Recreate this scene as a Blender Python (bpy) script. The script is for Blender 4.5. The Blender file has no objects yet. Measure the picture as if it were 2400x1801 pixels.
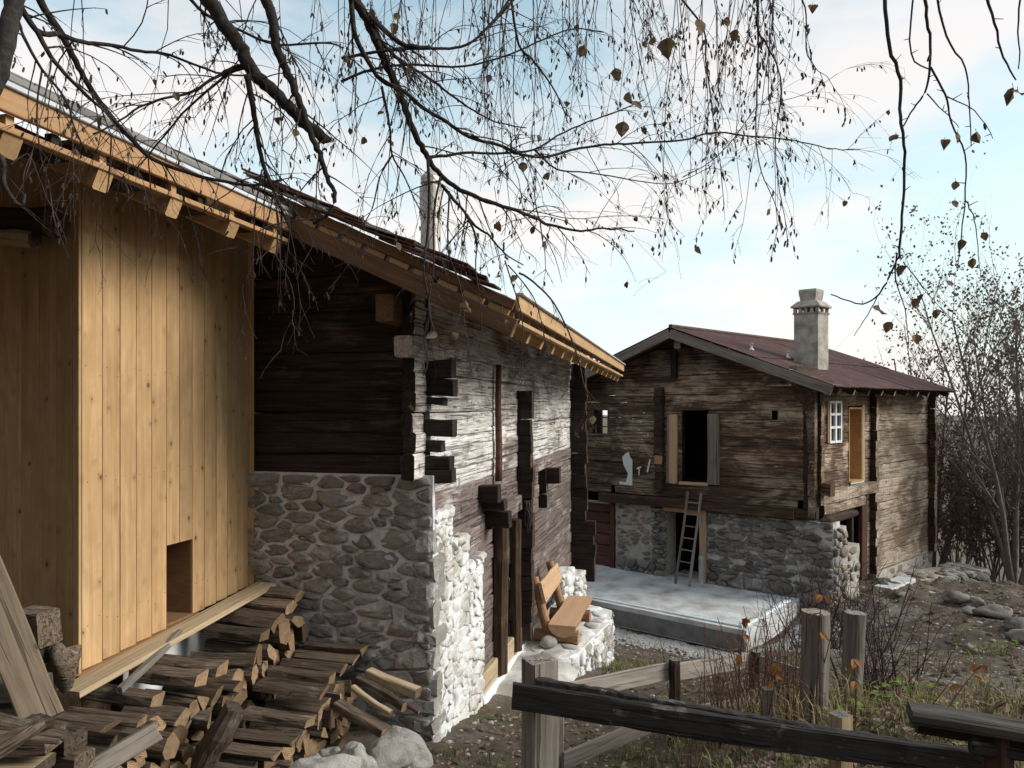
import bpy, math, random
import numpy as np
from mathutils import Vector, Matrix, noise
R = math.radians
scene = bpy.context.scene
COL = scene.collection
H = 4.0                                   # eye height above the terrace slab

# ------------------------------------------------------------------ camera
cam = bpy.data.cameras.new('camera'); cam.lens = 25.5; cam.sensor_width = 36
cam.shift_y = 0.0206; cam.clip_start = 0.05; cam.clip_end = 20000
camo = bpy.data.objects.new('camera', cam); COL.objects.link(camo)
camo.location = (0, 0, H); camo.rotation_euler = (R(90), 0, 0)
scene.camera = camo

# ------------------------------------------------------------------ sky and sun
SUN_EL, SUN_AZ = 30.0, 97.0              # azimuth clockwise from +Y
wd = bpy.data.worlds.new('World'); scene.world = wd; wd.use_nodes = True
wt = wd.node_tree; wt.nodes.clear()
def wn(t, **k):
    n = wt.nodes.new(t)
    for a, b in k.items(): setattr(n, a, b)
    return n
out = wn('ShaderNodeOutputWorld'); bg = wn('ShaderNodeBackground'); bg.inputs[1].default_value = 0.15
sky = wn('ShaderNodeTexSky', sky_type='NISHITA', sun_disc=False)
sky.sun_elevation = R(SUN_EL); sky.sun_rotation = R(SUN_AZ)
sky.air_density = 1.0; sky.dust_density = 1.0; sky.ozone_density = 1.0
tc = wn('ShaderNodeTexCoord'); mp = wn('ShaderNodeMapping'); mp.inputs['Scale'].default_value = (1.0, 1.0, 2.6)
nz = wn('ShaderNodeTexNoise'); nz.inputs['Scale'].default_value = 2.6; nz.inputs['Detail'].default_value = 6; nz.inputs['Roughness'].default_value = .55
wt.links.new(tc.outputs['Generated'], mp.inputs[0]); wt.links.new(mp.outputs[0], nz.inputs[0])
rp = wn('ShaderNodeMapRange'); rp.interpolation_type = 'SMOOTHSTEP'
for k_, v_ in ((1, .38), (2, .62), (3, 0.), (4, .7)): rp.inputs[k_].default_value = v_
wt.links.new(nz.outputs[0], rp.inputs[0])
sp = wn('ShaderNodeSeparateXYZ'); wt.links.new(tc.outputs['Generated'], sp.inputs[0])
hz = wn('ShaderNodeMapRange')                       # bright haze towards the horizon
for k_, v_ in ((1, .02), (2, .60), (3, .86), (4, .10)): hz.inputs[k_].default_value = v_
wt.links.new(sp.outputs[2], hz.inputs[0])
tn = wn('ShaderNodeMix', data_type='RGBA', blend_type='MULTIPLY'); tn.inputs[0].default_value = 1; tn.inputs[7].default_value = (1.12, 1.34, 1.1, 1)
m1 = wn('ShaderNodeMix', data_type='RGBA'); m1.inputs[7].default_value = (4.85, 5.25, 5.35, 1)
m2 = wn('ShaderNodeMix', data_type='RGBA'); m2.inputs[7].default_value = (5.75, 5.15, 4.85, 1)
wt.links.new(sky.outputs[0], tn.inputs[6]); wt.links.new(tn.outputs[2], m1.inputs[6]); wt.links.new(hz.outputs[0], m1.inputs[0])
wt.links.new(m1.outputs[2], m2.inputs[6]); wt.links.new(rp.outputs[0], m2.inputs[0])
wt.links.new(m2.outputs[2], bg.inputs[0]); wt.links.new(bg.outputs[0], out.inputs[0])
sl = bpy.data.lights.new('sun', 'SUN'); sl.energy = 2.6; sl.angle = R(28); sl.color = (1, .95, .88)
so = bpy.data.objects.new('sun', sl); COL.objects.link(so)
el, az = R(SUN_EL), R(SUN_AZ)
so.location = (20, -5, 20)
so.rotation_euler = Vector((math.sin(az)*math.cos(el), math.cos(az)*math.cos(el), math.sin(el))).to_track_quat('Z', 'Y').to_euler()
vs = scene.view_settings
vs.view_transform = 'Standard'; vs.look = 'None'; vs.gamma = 1; vs.exposure = 0.38; vs.use_curve_mapping = False
scene.render.engine = 'CYCLES'

# ------------------------------------------------------------------ frames of reference (metres)
tA = math.atan(440/1700)
Px, Py, Ax, Ay = math.cos(tA), -math.sin(tA), math.sin(tA), math.cos(tA)
Qx, Qy = 0.77724, -0.62920; Nx, Ny = 0.62920, 0.77724
Sx, Sy = 0.73633, 0.67663; Cx, Cy = 6.1636, 14.8626
def W(x, y, z): return Vector((x, y, z+H))
def PA(p, a, z): return W(p*Px+a*Ax, p*Py+a*Ay, z)           # left house: p to the right of its long wall, a along it
def QN(q, n, z): return W(q*Qx+n*Nx, q*Qy+n*Ny, z)           # right house front: q along the wall, n inwards
def SD(s, o, z): return W(Cx+s*Sx+o*Sy, Cy+s*Sy-o*Sx, z)     # right house side: s along, o outwards
vP = Vector((Px, Py, 0)); vA = Vector((Ax, Ay, 0)); vQ = Vector((Qx, Qy, 0)); vN = Vector((Nx, Ny, 0))
vS = Vector((Sx, Sy, 0)); vO = Vector((Sy, -Sx, 0)); UP = Vector((0, 0, 1))

# ------------------------------------------------------------------ helpers
WM = {}
def link(o, parent, M):
    COL.objects.link(o); o.matrix_basis = M; WM[o.name] = M
    if parent is not None:
        o.parent = parent; o.matrix_parent_inverse = WM[parent.name].inverted()
    return o
def tag(o, label, cat=None, group=None, kind=None):
    if label: o['label'] = label
    if cat: o['category'] = cat
    if group: o['group'] = group
    if kind: o['kind'] = kind
    return o
def thing(name, loc, label, cat, group=None):
    o = bpy.data.objects.new(name, None); o.empty_display_size = .2
    link(o, None, Matrix.Translation(loc)); return tag(o, label, cat, group)
def mk(name, v, f, mats, mi=None, smooth=False):
    m = bpy.data.meshes.new(name); m.from_pydata([tuple(x) for x in v], [], f)
    for x in (mats if isinstance(mats, (list, tuple)) else [mats]): m.materials.append(x)
    if mi is not None: m.polygons.foreach_set('material_index', mi)
    if smooth: m.polygons.foreach_set('use_smooth', [True]*len(m.polygons))
    m.update(); return m
def add(name, mesh, parent=None, M=None):
    return link(bpy.data.objects.new(name, mesh), parent, M or Matrix.Identity(4))
def frame(o, x, y, z):
    M = Matrix.Identity(4)
    for i, c in enumerate((x, y, z)):
        M[0][i], M[1][i], M[2][i] = c
    M[0][3], M[1][3], M[2][3] = o
    return M
def along(p0, p1, up=UP):
    x = (p1-p0).normalized(); y = up.cross(x)
    if y.length < 1e-4: y = Vector((0, 1, 0)).cross(x)
    y.normalize(); return frame(p0, x, y, x.cross(y))
def timber(L, w, h, seg=4, cham=.012, jit=.0, seed=0, ends=None, bow=0., taper=1., flare=0):
    """squared timber along +X, centred on the axis; end caps use material 1"""
    rg = random.Random(seed); v = []; f = []; mi = []
    hw, hh, c = w/2, h/2, min(cham, w*.45, h*.45)
    prof = [(-hw+c, -hh), (hw-c, -hh), (hw, -hh+c), (hw, hh-c), (hw-c, hh), (-hw+c, hh), (-hw, hh-c), (-hw, -hh+c)]
    n = len(prof); ph = rg.random()*9
    for i in range(seg+1):
        t = i/seg; k = 1+(taper-1)*t
        oy = math.sin(t*5+ph)*jit*.8; oz = math.sin(t*4+ph*2)*jit*.8+bow*math.sin(math.pi*t)
        sy = 1+rg.uniform(-1, 1)*jit*2/w*.5; sz = 1+rg.uniform(-1, 1)*jit*1.4/h*.5
        for (y, z) in prof:
            x = t*L
            if ends:
                u = (z+hh)/h
                x0 = ends[0]*(1-u)+ends[1]*u; x1 = ends[2]*(1-u)+ends[3]*u
                x = x0+(x1-x0)*t
            if i in (0, seg): x += rg.uniform(-1, 1)*jit*.6
            v.append((x, y*sy*k+oy+rg.uniform(-1, 1)*jit*.25, z*sz*k+oz+rg.uniform(-1, 1)*jit*.25))
    for i in range(seg):
        for j in range(n):
            a, b = i*n+j, i*n+(j+1) % n
            f.append((a, b, b+n, a+n)); mi.append(0)
    f.append(tuple(range(n-1, -1, -1))); f.append(tuple(seg*n+j for j in range(n))); mi += [1, 1]
    return v, f, mi
SEED = [1]
def beam(name, p0, p1, w, h, mats, parent=None, up=UP, **k):
    SEED[0] += 1; k.setdefault('seed', SEED[0])
    if not isinstance(mats, (list, tuple)): mats = [mats, mats]
    v, f, mi = timber((p1-p0).length, w, h, **k)
    return add(name, mk(name, v, f, mats, mi), parent, along(p0, p1, up))
class MB:
    def __init__(s): s.v = []; s.f = []; s.mi = []
    def tube(s, pts, r, sides=5, m=0, cap=True):
        n = len(pts); b = len(s.v)
        for i, p in enumerate(pts):
            d = (pts[min(i+1, n-1)]-pts[max(i-1, 0)])
            if d.length < 1e-9: d = Vector((0, 0, 1))
            d.normalize(); ref = Vector((0, 0, 1)) if abs(d.z) < .9 else Vector((1, 0, 0))
            x = d.cross(ref).normalized(); y = d.cross(x)
            rr = r[i] if isinstance(r, (list, tuple)) else r
            for j in range(sides):
                a = 2*math.pi*j/sides
                s.v.append(p+(x*math.cos(a)+y*math.sin(a))*rr)
        for i in range(n-1):
            for j in range(sides):
                a, c = b+i*sides+j, b+i*sides+(j+1) % sides
                s.f.append((a, c, c+sides, a+sides)); s.mi.append(m)
        if cap:
            s.f.append(tuple(b+j for j in range(sides-1, -1, -1))); s.f.append(tuple(b+(n-1)*sides+j for j in range(sides))); s.mi += [m, m]
    def box(s, o, x, y, z, m=0):
        b = len(s.v)
        for k in (0, 1):
            for j in (0, 1):
                for i in (0, 1): s.v.append(o+x*i+y*j+z*k)
        for q in ((0, 2, 3, 1), (4, 5, 7, 6), (0, 1, 5, 4), (2, 6, 7, 3), (0, 4, 6, 2), (1, 3, 7, 5)):
            s.f.append(tuple(b+i for i in q)); s.mi.append(m)
    def face(s, pts, m=0):
        b = len(s.v); s.v += list(pts); s.f.append(tuple(range(b, b+len(pts)))); s.mi.append(m)
    def prism(s, poly, ext, m=0, mcap=None):
        """poly: list of points, ext: extrusion vector"""
        b = len(s.v); n = len(poly); s.v += list(poly)+[p+ext for p in poly]
        for i in range(n):
            j = (i+1) % n; s.f.append((b+i, b+j, b+n+j, b+n+i)); s.mi.append(m)
        s.f.append(tuple(b+i for i in range(n-1, -1, -1))); s.f.append(tuple(b+n+i for i in range(n)))
        s.mi += [m if mcap is None else mcap]*2
    def obj(s, name, mats, parent=None, loc=None, smooth=False):
        M = Matrix.Translation(loc) if loc is not None else (Matrix.Translation(WM[parent.name].translation) if parent is not None else Matrix.Identity(4))
        t = M.translation
        return add(name, mk(name, [Vector(p)-t for p in s.v], s.f, mats, s.mi, smooth), parent, M)
def boxo(name, o, x, y, z, mats, parent=None):
    m = MB(); m.box(o, x, y, z); return m.obj(name, mats, parent, o if parent is None else None)

# ------------------------------------------------------------------ materials
def new_mat(name):
    m = bpy.data.materials.new(name); m.use_nodes = True; nt = m.node_tree
    b = nt.nodes['Principled BSDF']; b.inputs['Specular IOR Level'].default_value = .25
    return m, nt, b
class NT:
    def __init__(s, nt): s.t = nt
    def n(s, ty, **k):
        x = s.t.nodes.new(ty)
        for a, b in k.items(): setattr(x, a, b)
        return x
    def l(s, a, b): s.t.links.new(a, b)
    def noise(s, vec, scale, detail=5, rough=.6, dist=0.):
        x = s.n('ShaderNodeTexNoise'); x.inputs['Scale'].default_value = scale; x.inputs['Detail'].default_value = detail
        x.inputs['Roughness'].default_value = rough; x.inputs['Distortion'].default_value = dist; s.l(vec, x.inputs['Vector']); return x.outputs[0]
    def ramp(s, fac, *st):
        x = s.n('ShaderNodeValToRGB'); e = x.color_ramp.elements
        while len(e) < len(st): e.new(.5)
        for i, (p, c) in enumerate(st):
            e[i].position = p; e[i].color = (c, c, c, 1) if isinstance(c, (int, float)) else (*c, 1)
        s.l(fac, x.inputs[0]); return x.outputs[0]
    def mix(s, fac, a, b, mode='MIX'):
        x = s.n('ShaderNodeMix', data_type='RGBA', blend_type=mode)
        for i, q in ((0, fac), (6, a), (7, b)):
            if isinstance(q, (int, float)): x.inputs[i].default_value = q
            elif isinstance(q, tuple): x.inputs[i].default_value = (*q, 1)
            else: s.l(q, x.inputs[i])
        return x.outputs[2]
    def math(s, op, a, b=0., c=0.):
        x = s.n('ShaderNodeMath', operation=op)
        for i, q in enumerate((a, b, c)):
            if isinstance(q, (int, float)): x.inputs[i].default_value = q
            else: s.l(q, x.inputs[i])
        return x.outputs[0]
    def mapping(s, vec, sc):
        x = s.n('ShaderNodeMapping'); x.inputs['Scale'].default_value = sc; s.l(vec, x.inputs[0]); return x.outputs[0]
    def objvec(s):
        tc = s.n('ShaderNodeTexCoord'); oi = s.n('ShaderNodeObjectInfo')
        sc = s.n('ShaderNodeVectorMath', operation='MULTIPLY_ADD')
        cb = s.n('ShaderNodeCombineXYZ')
        for i in range(3): s.l(oi.outputs['Random'], cb.inputs[i])
        s.l(cb.outputs[0], sc.inputs[0]); sc.inputs[1].default_value = (37, 71, 53); s.l(tc.outputs['Object'], sc.inputs[2])
        return sc.outputs[0], oi.outputs['Random']
    def pos(s): return s.n('ShaderNodeNewGeometry').outputs['Position']
    def bump(s, hgt, strength, dist, b):
        x = s.n('ShaderNodeBump'); x.inputs['Strength'].default_value = strength; x.inputs['Distance'].default_value = dist
        s.l(hgt, x.inputs['Height']); s.l(x.outputs[0], b.inputs['Normal'])
def wood(name, dark, light, grey=None, gamt=(.5, .62), gscale=1.2, gs=(1.6, 22, 22), crack=.5, bump=.5, rough=.85, vary=(.72, 1.25), knots=0., adze=0., blotch=0.):
    m, nt, b = new_mat(name); T = NT(nt); v, rnd = T.objvec()
    g = T.noise(T.mapping(v, gs), 1.0, 8, .68, .9)
    c = T.ramp(g, (.3, dark), (.7, light))
    if grey:
        w = T.noise(T.mapping(T.pos(), (1, 1, 1.7)), gscale, 6, .68, .6)
        w2 = T.math('ADD', w, T.math('MULTIPLY', T.math('SUBTRACT', g, .5), .35))
        c = T.mix(T.ramp(w2, (gamt[0], 0.), (gamt[1], 1.)), c, T.mix(T.ramp(g, (.32, 0.), (.62, 1.)), tuple(x*.45 for x in grey), grey))
    ck = T.noise(T.mapping(v, (gs[0]*.5, gs[1]*1.5, gs[2]*1.5)), 1.0, 3, .5, 1.4)
    ckm = T.ramp(ck, (.36, 0.), (.43, 1.))
    c = T.mix(T.math('MULTIPLY', T.math('SUBTRACT', 1., ckm), crack), c, tuple(x*.18 for x in dark))
    if knots:
        vo = T.n('ShaderNodeTexVoronoi'); vo.inputs['Scale'].default_value = 1.; vo.inputs['Randomness'].default_value = 1
        nv = T.n('ShaderNodeVectorMath', operation='ADD')
        T.l(T.mapping(v, (6.5, 9.5, .01)), nv.inputs[0]); T.l(T.mapping(T.n('ShaderNodeTexNoise').outputs['Color'], (.12, .12, 0)), nv.inputs[1])
        T.l(nv.outputs[0], vo.inputs['Vector'])
        sel = T.n('ShaderNodeSeparateColor'); T.l(vo.outputs['Color'], sel.inputs[0])
        size = T.math('MULTIPLY', T.math('MAXIMUM', T.math('SUBTRACT', sel.outputs[0], .55), 0.), .26)
        km = T.ramp(T.math('SUBTRACT', vo.outputs['Distance'], size), (0., 1.), (.05, 0.))
        halo = T.ramp(T.math('SUBTRACT', vo.outputs['Distance'], size), (0., .5), (.3, 0.))
        ok = T.math('GREATER_THAN', sel.outputs[0], .58)
        c = T.mix(T.math('MULTIPLY', T.math('MULTIPLY', halo, ok), knots), c, tuple(x*.5 for x in dark))
        c = T.mix(T.math('MULTIPLY', T.math('MULTIPLY', km, ok), knots), c, tuple(x*.16 for x in dark))
    hg = T.math('ADD', T.math('MULTIPLY', g, .6), T.math('MULTIPLY', ckm, .6))
    if adze:
        az_ = T.ramp(T.noise(T.mapping(v, (15, 4.5, 5.5)), 1., 3, .55, .6), (.60, 0.), (.68, 1.))
        c = T.mix(T.math('MULTIPLY', az_, adze), c, tuple(x*.4 for x in dark)); hg = T.math('SUBTRACT', hg, T.math('MULTIPLY', az_, .5))
    if blotch:
        bl = T.ramp(T.noise(T.mapping(v, (2.2, 5, 5)), 1., 5, .6, .8), (.35, 0.), (.65, 1.))
        c = T.mix(T.math('MULTIPLY', bl, blotch), c, tuple(x*.72 for x in dark))
    hs = T.n('ShaderNodeHueSaturation'); T.l(c, hs.inputs['Color'])
    mr = T.n('ShaderNodeMapRange'); T.l(rnd, mr.inputs[0]); mr.inputs[3].default_value = vary[0]; mr.inputs[4].default_value = vary[1]; T.l(mr.outputs[0], hs.inputs['Value'])
    T.l(hs.outputs[0], b.inputs['Base Color']); b.inputs['Roughness'].default_value = rough
    T.bump(hg, bump, .012, b); return m
def stone(name, c1, c2, c3, scale=9., bump=.6, wash=None, washamt=(.45, .6), vary=(.7, 1.25)):
    m, nt, b = new_mat(name); T = NT(nt); v, rnd = T.objvec()
    n1 = T.noise(v, scale, 8, .7, .4); n2 = T.noise(v, scale*.35, 4, .6)
    c = T.mix(T.ramp(n2, (.38, 0.), (.62, 1.)), T.ramp(n1, (.3, c1), (.7, c2)), c3)
    hs = T.n('ShaderNodeHueSaturation'); T.l(c, hs.inputs['Color'])
    mr = T.n('ShaderNodeMapRange'); T.l(rnd, mr.inputs[0]); mr.inputs[3].default_value = vary[0]; mr.inputs[4].default_value = vary[1]; T.l(mr.outputs[0], hs.inputs['Value'])
    c = hs.outputs[0]
    if wash:
        wv = T.noise(T.pos(), 2.3, 7, .72)
        c = T.mix(T.ramp(wv, (washamt[0], 0.), (washamt[1], 1.)), c, wash)
    T.l(c, b.inputs['Base Color']); b.inputs['Roughness'].default_value = .9
    T.bump(T.math('ADD', n1, T.math('MULTIPLY', T.noise(v, scale*4, 5, .7), .5)), bump, .02, b); return m
def plain(name, c1, c2, scale=8., bump=.3, rough=.85, world=True, metal=0., dist=.01, detail=7, st=(.35, .65)):
    m, nt, b = new_mat(name); T = NT(nt)
    v = T.pos() if world else T.objvec()[0]
    n = T.noise(v, scale, detail, .65)
    T.l(T.ramp(n, (st[0], c1), (st[1], c2)), b.inputs['Base Color']); b.inputs['Roughness'].default_value = rough; b.inputs['Metallic'].default_value = metal
    T.bump(n, bump, dist, b); return m
def leafmat(name, c1, c2, trans=.25):
    m, nt, b = new_mat(name); T = NT(nt); v, rnd = T.objvec()
    n = T.noise(T.pos(), 25., 4, .6)
    T.l(T.ramp(n, (.3, c1), (.7, c2)), b.inputs['Base Color']); b.inputs['Roughness'].default_value = .7
    ad = T.n('ShaderNodeMixShader'); tr = T.n('ShaderNodeBsdfTranslucent'); ad.inputs[0].default_value = trans
    T.l(T.ramp(n, (.3, c1), (.7, c2)), tr.inputs[0]); o = nt.nodes['Material Output']
    T.l(b.outputs[0], ad.inputs[1]); T.l(tr.outputs[0], ad.inputs[2]); T.l(ad.outputs[0], o.inputs[0]); return m

M_pine = wood('pine_boards', (.44, .262, .122), (.635, .425, .235), gs=(.9, 20, 20), crack=.12, bump=.16, rough=.6, vary=(.8, 1.12), knots=.9, blotch=.5)
M_niche = wood('niche_pine_shaded', (.20, .115, .055), (.31, .19, .10), gs=(.9, 18, 18), crack=.1, bump=.14, rough=.6, knots=.6)  # darker than the boards: recess shade painted into the colour
M_oldbeam = wood('old_beam', (.13, .095, .065), (.30, .235, .165), gs=(1., 16, 16), crack=.6, bump=.5, vary=(.9, 1.1), knots=.6)
M_fascia = wood('fascia_pine', (.36, .195, .092), (.49, .29, .15), gs=(.9, 18, 18), crack=.1, bump=.15, rough=.65, vary=(.9, 1.08))
M_pinegrey = wood('weathered_plank', (.30, .21, .13), (.56, .44, .29), gs=(1.2, 18, 18), crack=.35, bump=.3, vary=(.9, 1.1))
M_rakeb = wood('rake_brown', (.10, .052, .028), (.20, .11, .06), crack=.4, bump=.3)
M_dark = wood('dark_log', (.022, .014, .009), (.085, .052, .032), crack=.6, bump=.8, grey=(.16, .11, .08), gamt=(.56, .7))
M_logA = wood('grey_log', (.11, .088, .08), (.27, .22, .20), grey=(.76, .72, .70), gamt=(.37, .55), gscale=.75, crack=.75, bump=1.0, vary=(.8, 1.15), adze=.55)  # pale patches: bleached wood plus bright light painted into the colour
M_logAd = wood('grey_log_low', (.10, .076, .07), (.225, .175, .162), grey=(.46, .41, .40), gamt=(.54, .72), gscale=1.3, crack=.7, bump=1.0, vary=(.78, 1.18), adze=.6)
M_logB = wood('brown_log', (.05, .029, .019), (.235, .138, .086), grey=(.64, .49, .37), gamt=(.46, .62), gscale=.8, crack=.8, bump=1., vary=(.6, 1.2), blotch=.45)
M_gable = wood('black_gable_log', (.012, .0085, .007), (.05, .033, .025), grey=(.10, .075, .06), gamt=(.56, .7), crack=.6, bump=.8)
M_logBs = wood('tan_log', (.12, .084, .062), (.29, .205, .148), grey=(.58, .475, .375), gamt=(.45, .6), gscale=.7, crack=.5, bump=.9, vary=(.85, 1.12), adze=.65)
M_blk = wood('black_log', (.012, .009, .008), (.05, .035, .028), crack=.5, bump=.8)  # near-black wood for log ends and trim; also fills door and vent openings
M_redw = wood('redbrown_plank', (.05, .022, .016), (.14, .065, .045), crack=.5, bump=.5)
M_greyw = wood('grey_fence_wood', (.13, .11, .095), (.30, .26, .225), gs=(1.4, 26, 26), crack=.7, bump=.7)
M_blackw = wood('black_rail', (.014, .012, .012), (.06, .05, .048), grey=(.22, .21, .20), gamt=(.58, .70), gscale=7., gs=(1.2, 26, 26), crack=.6, bump=.9)
M_greyd = wood('dark_grey_post', (.07, .06, .052), (.21, .185, .16), gs=(1.4, 22, 22), crack=.7, bump=.8)
M_field = stone('field_stone', (.13, .12, .105), (.32, .295, .265), (.22, .195, .165), 9, 1., vary=(.7, 1.2))
M_palew = wood('pale_fence_board', (.22, .185, .16), (.44, .385, .335), gs=(1.2, 18, 18), crack=.5, bump=.4)
M_dkgrey = wood('dark_grey_rail', (.05, .044, .038), (.16, .145, .125), gs=(1.4, 26, 26), crack=.7, bump=.8)
M_bench = wood('bench_wood', (.46, .28, .165), (.60, .40, .255), gs=(.8, 12, 12), crack=.15, bump=.15, rough=.55, vary=(.95, 1.05))
M_benchl = wood('bench_log', (.26, .135, .068), (.42, .235, .125), gs=(1., 14, 14), crack=.3, bump=.25, rough=.6)
M_fwside = wood('firewood_side', (.055, .039, .029), (.19, .138, .10), grey=(.31, .26, .22), gamt=(.54, .72), gscale=3., gs=(3, 34, 34), crack=.7, bump=.9, vary=(.45, 1.3))
M_fwend = wood('firewood_end', (.25, .155, .09), (.47, .325, .20), gs=(20, 14, 14), crack=.35, bump=.4, vary=(.35, 1.15), blotch=.4)
_T = NT(M_fwend.node_tree); _b = M_fwend.node_tree.nodes['Principled BSDF']; _src = _b.inputs['Base Color'].links[0].from_socket
_tc = _T.n('ShaderNodeTexCoord'); _mp = _T.mapping(_tc.outputs['Object'], (0, 1, 1)); _mp.node.inputs['Location'].default_value = (0, .04, -.03)
_w = _T.n('ShaderNodeTexWave', wave_type='RINGS', rings_direction='X'); _w.inputs['Scale'].default_value = 22; _w.inputs['Distortion'].default_value = 2.5; _w.inputs['Detail'].default_value = 2; _T.l(_mp, _w.inputs['Vector'])
_T.l(_T.mix(_T.ramp(_w.outputs[1], (.2, .0), (.8, .55)), _src, (.14, .085, .045)), _b.inputs['Base Color'])
M_stoneA = stone('grey_stone', (.18, .168, .16), (.52, .495, .47), (.38, .35, .315), 24, 1.3, vary=(.72, 1.2))
M_mortA = plain('lilac_mortar', (.50, .475, .50), (.68, .65, .675), 14, .6, dist=.02)
M_stoneW = stone('limewashed_stone', (.34, .325, .30), (.66, .64, .605), (.52, .47, .405), 15, 1., wash=(.80, .80, .80), washamt=(.38, .54), vary=(.8, 1.1))
M_quoin = stone('quoin_stone', (.20, .19, .175), (.46, .44, .41), (.34, .31, .28), 16, 1.1, wash=(.78, .78, .78), washamt=(.52, .66), vary=(.8, 1.15))
M_mortW = plain('lime_mortar', (.62, .615, .61), (.83, .83, .83), 16, .9, dist=.03)
M_stoneB = stone('schist_stone', (.09, .085, .082), (.32, .305, .29), (.20, .18, .165), 14, 1.2, wash=(.52, .52, .53), washamt=(.55, .70), vary=(.55, 1.35))
M_mortB = plain('grey_mortar', (.20, .195, .19), (.54, .53, .53), 3.2, .9, dist=.03, st=(.40, .58))
M_stoneC = stone('pier_stone', (.16, .14, .115), (.33, .29, .24), (.25, .21, .16), 10, .8, vary=(.7, 1.2))
M_mortC = plain('cream_mortar', (.33, .305, .265), (.50, .465, .415), 9, .8, dist=.03)
M_boul = stone('boulder', (.19, .18, .17), (.49, .47, .44), (.35, .33, .30), 11, 1.2, vary=(.8, 1.2))
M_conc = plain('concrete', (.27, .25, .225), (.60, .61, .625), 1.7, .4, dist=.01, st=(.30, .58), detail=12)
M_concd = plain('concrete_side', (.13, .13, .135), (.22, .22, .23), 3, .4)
M_apron = plain('apron_plaster', (.34, .32, .29), (.60, .58, .56), 2.8, .7, dist=.03, st=(.38, .62))
M_white = plain('white_paint', (.74, .75, .77), (.82, .83, .85), 5, .1, rough=.6)
M_paper = plain('paper', (.72, .73, .74), (.84, .85, .85), 15, .2)
M_plast = plain('plastic_strip', (.62, .70, .76), (.80, .86, .90), 8, .1, rough=.4)
M_chim = plain('chimney_render', (.24, .22, .19), (.44, .415, .37), 5, .5, st=(.36, .6))
M_rust = plain('rusty_metal', (.055, .030, .028), (.125, .068, .062), 5, .2, rough=.8, metal=0., st=(.3, .7))
M_flue = plain('steel_flue', (.34, .30, .28), (.50, .46, .44), 3, .05, rough=.5, metal=.6)
M_slate = stone('roof_slate', (.14, .135, .13), (.30, .29, .28), (.22, .21, .20), 6, .5)
M_zinc = plain('zinc_edge', (.50, .53, .58), (.66, .69, .74), 2, .05, rough=.5)
M_black = plain('dark_interior', (.008, .008, .009), (.014, .013, .013), 2, 0., rough=1)  # near-black colour standing in for unlit interiors
M_bark = plain('birch_bark', (.018, .015, .014), (.07, .06, .055), 30, .8, st=(.35, .75))
M_twig = plain('twig_bark', (.030, .020, .019), (.07, .048, .042), 30, .3)
M_cat = plain('catkin', (.035, .026, .020), (.085, .062, .045), 60, .5)
M_leaf = leafmat('brown_leaf', (.085, .055, .03), (.21, .14, .075), .18)
M_leafo = leafmat('orange_leaf', (.22, .09, .03), (.36, .17, .06))
M_leafd = leafmat('dark_leaf', (.085, .055, .042), (.17, .11, .078), .2)
M_litter = leafmat('leaf_litter', (.11, .07, .045), (.34, .24, .16), .1)
M_grass = leafmat('grass_blades', (.05, .072, .02), (.15, .165, .055), .25)
M_dry = leafmat('dry_grass', (.22, .17, .08), (.40, .32, .17), .2)
M_green = leafmat('green_leaf', (.09, .145, .025), (.22, .28, .05), .3)
M_cane = plain('cane_bark', (.075, .038, .028), (.19, .105, .075), 20, .2)
M_tree = plain('grey_trunk', (.10, .085, .08), (.22, .185, .175), 9, .6)
M_peb = stone('gravel_pebble', (.30, .30, .30), (.62, .62, .62), (.46, .455, .45), 14, .3, vary=(.6, 1.2))
m, nt, b = new_mat('window_glass'); b.inputs['Base Color'].default_value = (.05, .06, .07, 1); b.inputs['Roughness'].default_value = .05; b.inputs['Specular IOR Level'].default_value = .6
M_glass = m

# ground: dirt, grey grit, moss and litter colours
m, nt, b = new_mat('soil'); T = NT(nt); ps = T.pos()
n1 = T.noise(ps, 7., 10, .72); n2 = T.noise(ps, .55, 6, .62); n3 = T.noise(ps, 34., 5, .7); n4 = T.noise(ps, 1.3, 6, .66)
c = T.ramp(n1, (.28, (.042, .030, .022)), (.5, (.115, .084, .062)), (.75, (.205, .16, .125)))
c = T.mix(T.ramp(n2, (.46, 0.), (.64, .55)), c, T.ramp(n3, (.3, (.14, .125, .11)), (.7, (.29, .265, .24))))
c = T.mix(T.ramp(n4, (.53, 0.), (.66, .6)), c, T.ramp(n3, (.3, (.035, .055, .014)), (.7, (.11, .13, .04))))
T.l(c, b.inputs['Base Color']); b.inputs['Roughness'].default_value = .95
T.bump(T.math('ADD', n1, T.math('MULTIPLY', n3, .4)), .9, .05, b); M_soil = m

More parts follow.
